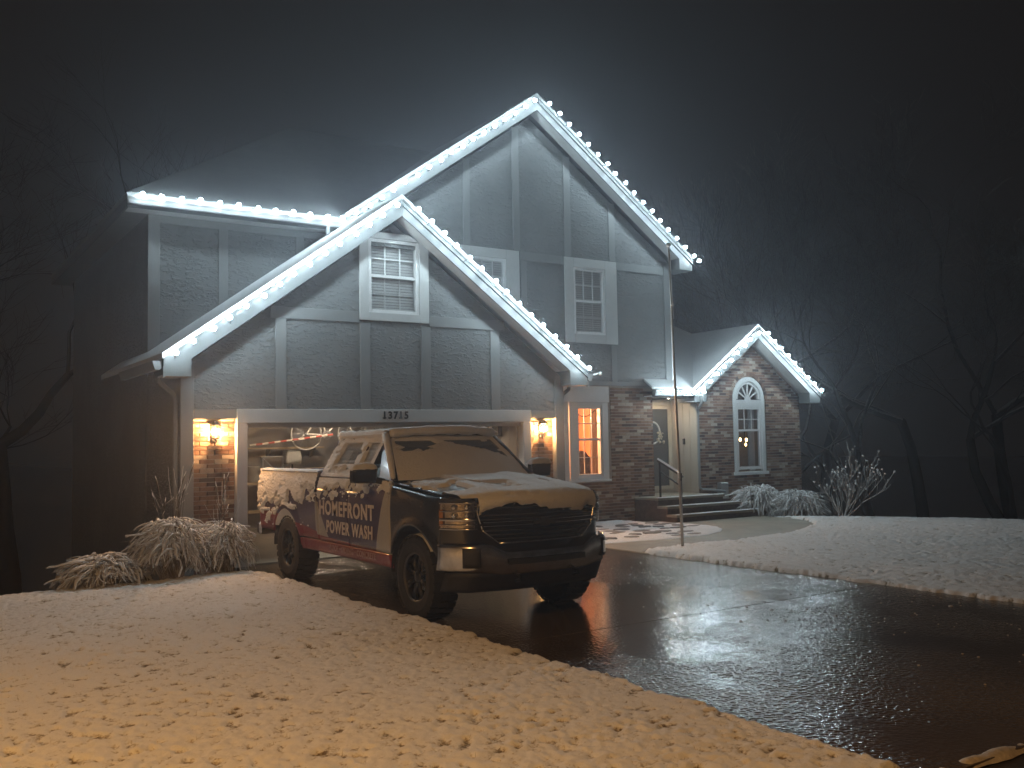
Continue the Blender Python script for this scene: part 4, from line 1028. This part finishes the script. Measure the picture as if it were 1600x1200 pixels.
# door mirrors
for s in (-1,1):
    mr_ = bpy.data.objects.new('door_mirror', None); COL.objects.link(mr_); mr_.parent = TK; mr_.location = (s*1.16,.80,1.44)
    MB().prism([(-.145,-.075),(.13,-.085),(.14,.07),(.10,.092),(-.11,.092),(-.145,.06)],'Y',-.06,.06).build('housing', M['black_paint'], mr_, bevel=.028, seg=2, fix=True)
    MB().box(-.125,.12,.058,.068,-.06,.075).build('mirror_glass', M['chrome'], mr_)
    MB().tube([(-s*.10,-.01,-.04),(-s*.22,-.06,-.07)],.035,6).build('arm', M['plastic'], mr_)
    MB().grid(lambda u,v: (-.155+.30*u, -.075+.15*v, .06+.075*(max(0,math.sin(math.pi*u))*max(0,math.sin(math.pi*v)))**.3+.02*n1(u*6,v*4,2)),14,8).build('snow_cover', M['snow'], mr_, smooth=True)
    for y_ in (1.42,2.34): MB().tube([(s*1.0,y_+.11,1.235),(s*1.035,y_+.09,1.235),(s*1.035,y_-.09,1.235),(s*1.0,y_-.11,1.235)],.016,6).build('door_handle', M['dirty_chrome'], TK)
    MB().box(*sorted((s*.955,s*.968)),.60,2.50,1.375,1.392).build('belt_trim', M['plastic'], TK)
# lettering on the doors
def lettering(body, size, y, z, length, mat, x=-1.013, bold=.004, tilt=0):
    me = text_mesh(body, size, bold, .0015, 1.12); me.materials.append(mat)
    xs_ = [v.co.x for v in me.vertices]; k = length/(max(xs_)-min(xs_))
    o = link('lettering', me, TK); o.matrix_local = Matrix(((0,0,-1,x),(-1,0,0,y),(0,1,0,z),(0,0,0,1))) @ Matrix.Rotation(tilt,4,'Z') @ Matrix.Diagonal((k,1,1,1))
    return o
lettering('HOMEFRONT', .235, 2.44, .945, 1.56, M['letter'], bold=.007)
lettering('POWER WASH', .200, 2.24, .735, 1.30, M['letter'], x=-1.002, bold=.006)
for wd_,y_,l_ in (('ROOF',2.20,.24),('SIDING',1.86,.34),('CONCRETE',1.42,.50)): lettering(wd_, .095, y_, .515, l_, M['letter_red'], x=-.972, bold=.002)
for y_ in (1.90,1.46): MB().box(-.9735,-.9725,y_-.018,y_+.018,.545,.555).build('dash', M['letter_red'], TK)
# ---- snow lying on the truck
SN = M['snow']
def cap(fn, nu, nv, thick, seed, thr, name='snow_cover', amp=1.0, edge=.12, sx=8, sy=8):
    """snow draped on surface fn(u,v); sinks under the surface where the noise is below thr(u,v)"""
    def f2(u, v):
        p = Vector(fn(u,v)); e = 1e-3
        du = Vector(fn(min(1,u+e),v))-Vector(fn(max(0,u-e),v)); dv_ = Vector(fn(u,min(1,v+e)))-Vector(fn(u,max(0,v-e)))
        n = du.cross(dv_); n.normalize()
        if n.z < 0 and abs(n.z) > .05: n = -n
        k = n1(u*sx, v*sy, seed, 4); t_ = max(-1, min(1, (k-thr(u,v))/edge))
        return tuple(p + n*(thick*(t_*.75+.25*t_*n1(u*sx*4,v*sy*4,seed+3)) if t_ > 0 else .012*t_))
    return MB().grid(f2, nu, nv).build(name, SN, TK, smooth=True)
cap(lambda u,v: ((u*2-1)*.735, 1.10-.07*(1-(u*2-1)**2)+(2.47-1.10)*v, roofz((u*2-1)*.72,v)+.0-.03*max(0,abs(u*2-1)-.93)/.07), 50, 60, .06, 3, lambda u,v: .12)
MB().tube([(-.69+1.38*k/24, 1.125-.07*(1-(-1+k/12)**2)+.012*n1(k*.8,1,3), 1.885+.035*(1-(-1+k/12)**2)+.02*n1(k*.6,2,8)) for k in range(25)], [.038+.03*n1(k*.9,5,2) for k in range(25)], 8).build('snow_cover', SN, TK, smooth=True)
for s_ in (-1,1): MB().tube([(s_*.705, 1.14+1.28*k/24, 1.885+.022*n1(k*.7,3+s_,5)) for k in range(25)], [.034+.03*n1(k*.9,7+s_,2) for k in range(25)], 8).build('snow_cover', SN, TK, smooth=True)
def bare_hood(u,v):
    x = u*2-1; d = .12
    if v > .25 and x < -.62: d = .75
    if v > .55 and x < -.45: d = .62
    if .25 < v < .6 and -.45 < x < .1: d = .50
    if .3 < v < .5 and .25 < x < .7: d = .46
    if v < .06: d = .34
    return d
cap(hoodp, 90, 60, .042, 8, bare_hood, edge=.10, sx=9, sy=6)
# snow hanging over the hood lip onto the nose
def lip(u, v):
    x = -.70+1.42*u; lo = 1.235-(.03+.20*max(0,n1(u*6,1,21)-.26)+.03*n1(u*25,2,5)); z = 1.255+(lo-1.255)*v
    return (x, yf(x)-.012-(.022+.02*n1(u*14,v*3,9))*math.sin(math.pi*min(1,v*.85+.12))+.03*(1-v)**3, z)
MB().grid(lip,80,10).build('snow_cover', SN, TK, smooth=True)
for z_ in (1.005,.968): MB().grid(lambda u,v: ((u*2-1)*.66, yf((u*2-1)*.66)-.030, z_-.003+.006*v),30,2).build('grille_trim', M['dirty_chrome'], TK)
cap(wsp, 60, 40, .03, 12, lambda u,v: .10 if v < .66-.08*math.sin(u*9)-.25*max(0,u-.8)/.2 else (.58 if .05 < u < .96 and v < .90 else .12), edge=.08, sx=7, sy=7)
# plastered snow on the near side
def side_fn(y0,y1,z0,z1): return lambda u,v: (-(xo(y0+(y1-y0)*u, z0+(z1-z0)*v)+.002), y0+(y1-y0)*u, z0+(z1-z0)*v)
def side_cap(y0,y1,z0,z1,nu,nv,thick,seed,thr,sx,sy,fnx=None):
    fn = fnx or side_fn(y0,y1,z0,z1)
    def f2(u,v):
        p = fn(u,v); k = n1(u*sx+v*1.5, v*sy, seed, 5); t_ = max(-1,min(1,(k-thr(u,v))/.10))
        return (p[0]-(thick*t_*(.6+.8*n1(u*sx*5,v*sy*5,seed+1)) if t_ > 0 else .02*t_), p[1], p[2])
    return MB().grid(f2,nu,nv).build('snow_cover', SN, TK, smooth=True)
def bed_thr(u,v):
    y = 2.57+2.15*u; z = .70+.745*v; d = math.hypot(y-3.645,z-WZ)
    t_ = .50-.42*(v-.35)*1.6
    t_ -= .10*(u-.3)
    if u < .45: t_ += .10*(v < .8)
    if d < .57: t_ = 2
    return max(.1,t_)
side_cap(2.57,4.72,.70,1.445,150,70,.030,31,bed_thr,19,11)
side_cap(.52,2.50,1.12,1.385,130,28,.024,33,lambda u,v: .64-.42*v+.12*(1-u),22,4)
gfn = lambda y0,y1,z0,z1: (lambda u,v: (-(xg(z0+(z1-z0)*v)+.002), y0+(y1-y0)*u, z0+(z1-z0)*v))
def cab_thr(u,v):
    y = 1.15+1.38*u; z = 1.40+.47*v
    if 1.24 < y < 1.54 and 1.44 < z < 1.80: return 2
    if 1.70 < y < 2.32-(z-1.45)*.25 and 1.44 < z < 1.80: return .45 if z < 1.54 else 2
    if y > 2.54-(z-1.42)*.22 or y < 1.2-(1.84-z)*1.2: return 2
    return .30
side_cap(1.15,2.53,1.40,1.87,90,44,.026,35,cab_thr,10,5,fnx=gfn(1.15,2.53,1.40,1.87))
MB().tube([(-.905,.60,1.40),(-.83,.80,1.57),(-.76,1.02,1.77),(-.72,1.16,1.88)],[.03,.04,.042,.05],7).build('snow_cover', SN, TK, smooth=True)
MB().grid(lambda u,v: (-.99+.20*u, 2.56+2.16*v, 1.448+.03*math.sin(math.pi*u)**.5*(.6+.6*n1(u*3,v*14,5))),8,60).build('snow_cover', SN, TK, smooth=True)
MB().grid(lambda u,v: (.80+.19*u, 2.56+2.16*v, 1.448+.03*math.sin(math.pi*u)**.5*(.6+.6*n1(u*3,v*14,6))),8,40).build('snow_cover', SN, TK, smooth=True)
MB().grid(lambda u,v: (-.79+1.58*u, 2.6+2.06*v, 1.0+.10*n1(u*4,v*5,7)),20,24).build('snow_cover', SN, TK, smooth=True)
# ================================================================ INSIDE THE GARAGE
gi = bpy.data.objects.new('garage_interior', None); COL.objects.link(gi); gi.parent = H
def iq(name, vs, mat): return MB().add(vs,[(0,1,2,3)]).build(name, M[mat], gi)
a0,a1,b0,b1,c1 = -3.2,3.25,.15,6.3,2.62
iq('interior_wall', [(a0,b1,0),(a1,b1,0),(a1,b1,c1),(a0,b1,c1)], 'garage_wall')
iq('interior_wall', [(a0,b0,0),(a0,b1,0),(a0,b1,c1),(a0,b0,c1)], 'garage_wall')
iq('interior_wall', [(a1,b1,0),(a1,b0,0),(a1,b0,c1),(a1,b1,c1)], 'garage_wall')
iq('interior_ceiling', [(a0,b0,c1),(a1,b0,c1),(a1,b1,c1),(a0,b1,c1)], 'garage_wall')
iq('interior_wall', [(a0,b0+.02,2.1),(a1,b0+.02,2.1),(a1,b0+.02,c1),(a0,b0+.02,c1)], 'garage_wall')
MB().box(-3.2,3.25,.12,6.3,-.1,.015).build('garage_floor', M['garage_floor'], gi)
for k in range(7): box('wall_board', M['siding'], gi, 3.22,3.24,.3+.3*k,.59+.3*k,.02,2.6)
# raised overhead door
od = bpy.data.objects.new('overhead_door', None); COL.objects.link(od); od.parent = H
for k in range(4): MB().box(-2.44,2.52,.35+.55*k,.89+.55*k,2.22+.01*k,2.26+.01*k).build('door_panel', M['white'], od, bevel=.006)
for s in (-2.46,2.54): MB().tube([(s,.2,.1),(s,.2,2.0),(s,.28,2.16),(s,.45,2.2),(s,2.7,2.24)],.018,5).build('door_track', M['steel'], od)
# unseen ceiling bulb, added to light the garage
M['added_garage_bulb'] = emit('added_garage_bulb', (1,.78,.55), 900)
gl_ = thing('added_ceiling_lamp', (.4,3.4,2.6), 'unseen dim bulb added on the garage ceiling to light the interior', 'lamp')
MB().lathe([(.001,0),(.06,-.005),(.06,-.03),(.03,-.05)],(0,0,0),'Z',12).build('holder', M['white'], gl_)
MB().sphere((0,0,-.09),.045,12,8).build('bulb', M['added_garage_bulb'], gl_, smooth=True)
# bicycle hung on the back wall
def bicycle(loc, label, col):
    t = thing('bicycle', loc, label, 'bicycle', 'bicycles hung in the garage'); fm_ = mk('bike_frame', col, .35); rp_ = mk('bike_rim', (.45,.43,.40), .4)
    for x_ in (0,1.03):
        wl = bpy.data.objects.new('wheel', None); COL.objects.link(wl); wl.parent = t; wl.location = (x_,0,0)
        MB().tube([(.325*math.cos(2*math.pi*k/28),0,.325*math.sin(2*math.pi*k/28)) for k in range(29)],.016,6).build('tyre', rp_, wl)
        sp = MB()
        for k in range(12): a = 2*math.pi*k/12; sp.tube([(0,0,0),(.315*math.cos(a),0,.315*math.sin(a))],.002,3)
        sp.tube([(0,-.04,0),(0,.04,0)],.02,6); sp.build('spokes', M['steel'], wl)
    for a,b in (((0,0,0),(.43,0,-.03)),((0,0,0),(.32,0,.42)),((.43,0,-.03),(.30,0,.52)),((.43,0,-.03),(.83,0,.42)),((.32,0,.42),(.82,0,.50)),((1.03,0,0),(.80,0,.56))):
        MB().tube([a,b],.016,6).build('frame_tube', fm_, t)
    MB().tube([(.80,0,.56),(.84,-.0,.62),(.90,-.24,.63)],.012,6).build('handlebar', M['black_metal'], t)
    MB().tube([(.80,0,.56),(.84,0,.62),(.90,.24,.63)],.012,6).build('handlebar', M['black_metal'], t)
    MB().sphere((.28,0,.55),.11,10,6,(1.2,.6,.35)).build('saddle', M['black_metal'], t, smooth=True)
    MB().lathe([(.06,-.01),(.10,-.01),(.10,.01),(.06,.01)],(.43,-.05,-.03),'Y',20,True).build('chainring', M['steel'], t)
    return t
bicycle((.25,4.6,2.02), 'pale bicycle hanging above the workbench inside the garage', (.75,.72,.66))
bicycle((1.75,5.2,2.12), 'pale bicycle hanging highest, just under the garage header above the truck', (.6,.58,.55))
# workbench and things on it
wb = thing('workbench', (-.4,5.7,0), 'long wooden workbench along the back wall of the garage', 'workbench')
MB().box(-1.6,2.6,-.35,.35,.98,1.03).build('bench_top', M['wood'], wb, bevel=.004)
for x_ in (-1.5,.4,2.5):
    for y_ in (-.3,.3): MB().box(x_-.045,x_+.045,y_-.045,y_+.045,.015,.979).build('leg', M['wood'], wb)
MB().box(-1.6,2.6,.28,.34,.35,.42).build('stretcher', M['wood'], wb)
M['bucket'] = mk('white_plastic', (.62,.6,.56), .5)
bk = tag(MB().lathe([(.001,0),(.12,0),(.145,.32),(.15,.33),(.135,.33),(.12,.02),(.001,.02)],(-.55,5.6,1.031),'Z',20).build('bucket', M['bucket'], smooth=True), 'white plastic bucket on the left end of the garage workbench', 'bucket')
lm = thing('lumber_stack', (.62,5.62,1.031), 'stack of pale boards on the garage workbench', 'lumber')
for k in range(4): MB().box(-.45,.45,-.15,.12,.001+.07*k,.058+.07*k).build('plank', M['wood'], lm, bevel=.003)
MB().box(.42,.50,-.16,-.10,0,.36).build('upright', M['wood'], lm) if False else None
sh = thing('sawhorse', (-.12,5.6,1.031), 'grey folding trestle standing on the garage workbench', 'trestle')
for a,b in (((-.22,0,0),(-.22,0,.52)),((.22,0,0),(.22,0,.52)),((-.22,0,.50),(.22,0,.06)),((-.25,0,.52),(.25,0,.52))): MB().tube([a,b],.022,5).build('bar', M['steel'], sh)
dp = thing('drill_press', (.28,5.55,1.031), 'grey bench drill with a boxy head on the garage workbench', 'drill')
MB().box(-.13,.13,-.12,.12,0,.04).build('base', M['steel'], dp, bevel=.008); MB().tube([(0,.08,.03),(0,.08,.62)],.03,8).build('column', M['steel'], dp)
MB().prism([(-.16,.36),(.16,.36),(.18,.50),(.15,.66),(-.15,.66),(-.17,.50)],'Y',-.16,.12).build('head', M['bucket'], dp, bevel=.02)
MB().tube([(0,-.05,.36),(0,-.05,.22)],.02,8).build('chuck', M['black_metal'], dp)
pl = thing('striped_pole', (-1.0,4.4,1.80), 'long red and white striped pole slung across the garage', 'pole')
M['pole_red'] = mk('pole_red', (.45,.07,.04), .5); M['pole_white'] = mk('pole_white', (.7,.64,.55), .5)
for k in range(14):
    a = k/14; b = (k+1)/14; MB().tube([(1.75*a,0,.20*a),(1.75*b,0,.20*b)],.022,6).build('band', M['pole_red'] if k%2 else M['pole_white'], pl)
sf = thing('shelf', (-.3,5.9,1.72), 'narrow plank shelf on the back wall of the garage', 'shelf')
MB().box(-1.2,1.4,-.16,.16,0,.035).build('board', M['wood'], sf, bevel=.003)
for x_ in (-1,.2,1.2): MB().prism([(-.16,-.002),(.16,-.002),(.16,-.2),(.13,-.2)],'X',x_-.015,x_+.015).build('bracket', M['steel'], sf)
ep = thing('electric_panel', (3.2,2.15,2.03), 'dark wall box with hanging cords inside the garage on the right', 'wall box')
MB().box(-.12,.0,-.45,.40,-.14,.18).build('case', M['black_metal'], ep, bevel=.01)
for k,y_ in enumerate((-.30,-.15,.05,.22)): MB().tube([(-.05,y_,-.14),(-.06,y_+.01,-.4),(-.03,y_-.01,-.75-.1*(k%2))],.012,5).build('cord', M['cable'], ep)
for y_ in (-.2,.1): MB().box(-.126,-.12,y_-.05,y_+.05,-.06,.08).build('cover_plate', M['steel'], ep)

# ================================================================ PLANTS
def grass_clump(name, loc, label, rx, ry, h, n, seed, droop=1.0, stalks=14, lean=0.0):
    t = thing(name, loc, label, 'ornamental grass'); rg = random.Random(seed); mb = MB(); ms = MB()
    for i in range(n):
        a = rg.uniform(0,2*math.pi); q = rg.random()**.6; bx_,by_ = .25*rx*q*math.cos(a),.25*ry*q*math.sin(a)
        a2 = a+rg.gauss(0,1.3); reach = rg.uniform(.35,1.0); hh = h*rg.uniform(.55,1.0)*(1-.25*reach*reach)
        pts = []; m_ = 7
        ox,oy = rx*reach*math.cos(a2)*rg.uniform(.75,1.05), ry*reach*math.sin(a2)*rg.uniform(.75,1.05); drop = droop*rg.uniform(.0,1.1)*reach
        wob = rg.uniform(-.11,.11)
        for k in range(m_+1):
            s = k/m_; z = hh*(1-(1-min(1,s*1.75))**2) - hh*drop*max(0,s-.5)**1.4*2.3
            pts.append((bx_+ox*s**1.25+wob*math.sin(s*6)+lean*z, by_+oy*s**1.25+wob*math.cos(s*5), max(.01,z)))
        r0 = rg.uniform(.002,.0065)
        (mb).tube(pts, [r0*.6]+[r0]*(m_-1)+[r0*.6], 4, cap=False)
        if rg.random() < .5:   # snow lodged along the bend
            k0 = rg.randint(2,4); seg_ = [(p[0],p[1],p[2]+.008) for p in pts[k0:k0+4]]
            if len(seg_) > 1: ms.tube(seg_, [rg.uniform(.006,.017) for _ in seg_], 5)
    mb.build('blades', M['frost_grass'], t, smooth=True); ms.build('snow_cover', M['snow'], t, smooth=True)
    sk = MB()
    for i in range(stalks):
        a = rg.uniform(0,6.28); l = h*rg.uniform(1.1,1.75); dx,dy = .3*rx*math.cos(a)*rg.random(), .3*ry*math.sin(a); q = rg.uniform(-.25,.25)
        p = [(dx,dy,h*.4),(dx+q*.4,dy,l*.75),(dx+q,dy,l)]; sk.tube(p,[.004,.003,.002],4)
        if rg.random() < .6: sk.tube([p[1],(p[1][0]+rg.uniform(-.12,.12),dy,p[1][2]+rg.uniform(.03,.12))],.0035,4)
        if rg.random() < .6: sk.tube([(dx+q*.7,dy,l*.86),(dx+q,dy,l),(dx+q*1.15,dy,l+.08)],[.004,.011,.003],5)
    if stalks: sk.build('stalks', M['frost_twig'], t, smooth=True)
    return t
gz = lambda x,y: float(hgt(np.array([x]),np.array([y]))[0])
grass_clump('ornamental_grass', (-4.62,-.80,gz(-4.62,-.8)-.02), 'low flattened snowy grass mound farthest left of the garage', .62,.45,.52,850,1, 1.0, 0)
grass_clump('ornamental_grass', (-3.72,-.72,-.03), 'tall ragged snowy grass clump with bare stalks left of the garage pier', .62,.5,.92,1000,2, .9, 16)
grass_clump('ornamental_grass', (-3.02,-.62,-.02), 'snowy grass clump leaning against the left garage jamb', .50,.42,.82,780,3, 1.0, 14)
grass_clump('ornamental_grass', (9.75,1.05,gz(9.75,1.05)), 'broad drooping snowy grass mound beside the front steps', .75,.7,.95,1000,4, 1.0, 0, -.05)
grass_clump('ornamental_grass', (10.2,.35,gz(10.2,.35)), 'low snowy grass mound spilling towards the bare shrub', .85,.7,.82,1000,5, 1.0, 0)
# bare shrub with snow balls on its twigs
def shrub(loc, label, seed):
    t = thing('bare_shrub', loc, label, 'shrub'); rg = random.Random(seed); mb = MB(); sn = MB()
    def br(p, d, l, r, dep):
        pts = [p]; q = p
        for k in range(3):
            d = (d+Vector((rg.gauss(0,.16),rg.gauss(0,.16),rg.gauss(.16,.10)))).normalized(); q = q+d*l/3; pts.append(q)
        mb.tube(pts,[r,r*.9,r*.8,r*.65],5,cap=False)
        if dep == 0:
            if rg.random() < .75: sn.sphere(q+Vector((0,0,.006)), rg.uniform(.014,.026), 6, 5)
            return
        for k in range(rg.randint(2,3)):
            nd = (d+Vector((rg.gauss(0,.55),rg.gauss(0,.55),rg.uniform(-.1,.45)))).normalized(); br(pts[rg.randint(1,3)], nd, l*rg.uniform(.6,.85), r*.66, dep-1)
    for k in range(7):
        a = 2*math.pi*k/7+rg.uniform(-.3,.3); br(Vector((0,0,0)), Vector((.70*math.cos(a)+.2,.70*math.sin(a),1.05)).normalized(), rg.uniform(.62,.80), .016, 3)
    mb.build('branches', M['frost_twig'], t, smooth=True); sn.build('snow_clumps', M['snow'], t, smooth=True); return t
shrub((10.45,-.70,gz(10.45,-.70)-.02), 'bare leafless shrub with balls of snow on its twig ends', 6)
# low edging board
eb = MB().box(-.9,.9,-.04,.04,0,.07).build('edging_board', M['soil'], bevel=.01); eb.location = (10.95,-1.25,gz(10.95,-1.25)+.06); eb.rotation_euler = (0,R(3),R(-18))
tag(eb, 'thin snow-topped landscape edging board behind the bare shrub', 'edging')
MB().grid(lambda u,v: (-.9+1.8*u,-.042+.084*v,.072+.02*math.sin(math.pi*v)),30,5).build('snow_line', M['snow'], eb, smooth=True)

# ---------------------------------------------------------------- bare trees
def tree(loc, label, h, seed, spread=.5, frost=False, depth=5, r0=.22, forks=None, lean=(0,0), group=None):
    t = thing('bare_tree', loc, label, 'tree', group); rg = random.Random(seed); tr = MB(); cr = MB()
    mat = M['frost_bark'] if frost else M['bark']
    def br(p, d, l, r, dep, top):
        m_ = 4 if dep > 2 else 3; pts = [p]; q = p
        for k in range(m_):
            d = (d+Vector((rg.gauss(0,.13),rg.gauss(0,.13),rg.gauss(.03,.09)))).normalized(); q = q+d*l/m_; pts.append(q)
        rr = [r*(1-.35*k/m_) for k in range(m_+1)]
        (tr if top else cr).tube(pts, rr, 7 if dep > 3 else (5 if dep > 1 else 3), cap=False)
        if dep == 0: return
        nb = rg.randint(2,3)+(1 if dep < 4 else 0)+(1 if frost and dep < 3 else 0)
        for k in range(nb):
            at_ = pts[-1] if k < 2 else pts[rg.randint(1,m_-1)]
            nd = (d+Vector((rg.gauss(0,spread),rg.gauss(0,spread),rg.uniform(-.25,.35)))).normalized()
            br(at_, nd, l*rg.uniform(.62,.86), max(.006,rr[-1]*(.8 if k == 0 else .6)), dep-1, False)
    br(Vector((0,0,-.2)), Vector((lean[0],lean[1],1)).normalized(), h*.30, r0, depth, True)
    tr.build('trunk', M['bark'], t, smooth=True); cr.build('crown', mat, t, smooth=True); return t
TR = [((-4.3,13.2,-2.3), 13, 21, .50, .30, 'large forked bare tree rising behind the left end of the house', False, (-.12,0)),
      ((-1.6,19.5,-2.3), 15, 22, .46, .26, 'bare tree showing above the left hip of the roof', False, (.05,0)),
      ((-7.5,17.5,-2.3), 12, 26, .5, .22, 'slender bare tree at the far left edge beyond the lawn', False, (0,0)),
      ((22.6,15.5,-2.5), 13, 31, .46, .26, 'dim frosted tree seen just right of the tall gable', True, (0,0)),
      ((19.9,9.6,-2.4), 9.5, 32, .50, .20, 'frosted tree directly behind the small brick gable', True, (.05,0)),
      ((29.8,15.0,-2.5), 14, 33, .46, .28, 'tall frosted tree far back right of the small gable', True, (0,0)),
      ((21.2,6.0,-2.4), 9, 34, .55, .20, 'frosted spreading tree above the bare shrub', True, (-.1,0)),
      ((29.6,9.9,-2.5), 14, 35, .48, .28, 'tall frosted tree deep in the dark wood at right', True, (0,0)),
      ((24.5,3.2,-2.4), 11, 36, .55, .22, 'near frosted tree with pale twigs toward the right edge', True, (0,0)),
      ((26.6,4.6,-2.5), 13, 37, .5, .26, 'thick-trunked tree nearest the right edge of the wood', True, (0,0)),
      ((24.0,-2.2,-2.4), 9.5, 38, .55, .18, 'small frosted tree cut by the right edge', True, (0,0))]
for loc,h,seed,sp,r0,label,fr_,lean in TR:
    tree(loc, label, h*(1.35 if fr_ else 1.15), seed, sp, fr_, 7 if fr_ else 6, r0, lean=lean, group='bare trees around the house')

# ================================================================ FLAGPOLE
fp = thing('flagpole', (3.84,-2.64,0), 'thin leaning bare flagpole at the tip of the right lawn', 'flagpole')
pp = [(0,0,-.1),(-.035,-.025,.6),(-.068,-.047,1.21),(-.142,-.09,2.46),(-.215,-.135,3.7),(-.282,-.176,4.88)]
MB().tube(pp,[.026,.025,.024,.021,.018,.015],10).build('pole', M['aluminium'], fp, smooth=True)
MB().sphere((-.285,-.178,4.92),.042,12,8).build('finial', M['steel'], fp, smooth=True)
MB().tube([(-.20,-.16,3.72),(-.235,-.19,3.86),(-.245,-.19,3.96),(-.27,-.19,4.80)],.006,5).build('halyard', M['white'], fp)
MB().sphere((-.248,-.20,3.94),.026,8,6,(.8,.8,1.4)).build('snap_hook', M['white'], fp, smooth=True)
MB().lathe([(.03,-.05),(.036,-.04),(.036,.05),(.03,.06)],(-.066,-.045,1.18),'Z',10).build('joint_collar', M['steel'], fp)
MB().tube([(-.066,-.08,1.10),(-.066,-.09,1.22)],.012,6).build('cleat', M['black_metal'], fp)

# ================================================================ STREET LAMP (behind the viewer's left shoulder)
sl_ = thing('street_lamp', (-13.2,-13.0,0), 'sodium street lamp on a tall post at the kerb', 'street lamp')
MB().tube([(0,0,-.1),(0,0,3),(0,0,6.6),(.25,0,7.1),(.8,0,7.3),(1.5,0,7.35)],[.09,.075,.055,.045,.04,.035],10).build('post', M['steel'], sl_)
MB().lathe([(.001,.06),(.10,.05),(.16,.0),(.17,-.03)],(1.6,0,7.34),'Z',16).build('lamp_head', M['steel'], sl_)
M['sodium'] = emit('sodium_lens', (1,.52,.16), 300)
MB().lathe([(.15,0),(.12,-.04),(.001,-.06)],(1.6,0,7.30),'Z',16).build('lamp_lens', M['sodium'], sl_)
ld = bpy.data.lights.new('sodium_light','SPOT'); ld.energy = 3000; ld.color = (1.0,.50,.15); ld.spot_size = R(160); ld.spot_blend = .8; ld.shadow_soft_size = .15
lo = bpy.data.objects.new('sodium_light', ld); COL.objects.link(lo); lo.parent = sl_; lo.location = (1.6,0,7.2)

# ================================================================ HAZE: snowy night air
hz = MB().box(-70,90,-40,95,-5.5,26).build('haze', None) if False else None
mt = bpy.data.materials.new('night_air'); mt.use_nodes = True; t = mt.node_tree; t.nodes.clear()
out = N(t,'ShaderNodeOutputMaterial'); pv = N(t,'ShaderNodeVolumePrincipled'); pv.inputs['Color'].default_value = (.80,.86,1.0,1)
pv.inputs['Density'].default_value = HAZE_DENSITY; pv.inputs['Anisotropy'].default_value = .78
t.links.new(pv.outputs[0], out.inputs['Volume'])
hz = MB().box(-60,75,-30,80,-4.2,24).build('haze', mt); tag(hz, 'thin cold mist filling the night air', 'haze', kind='stuff')
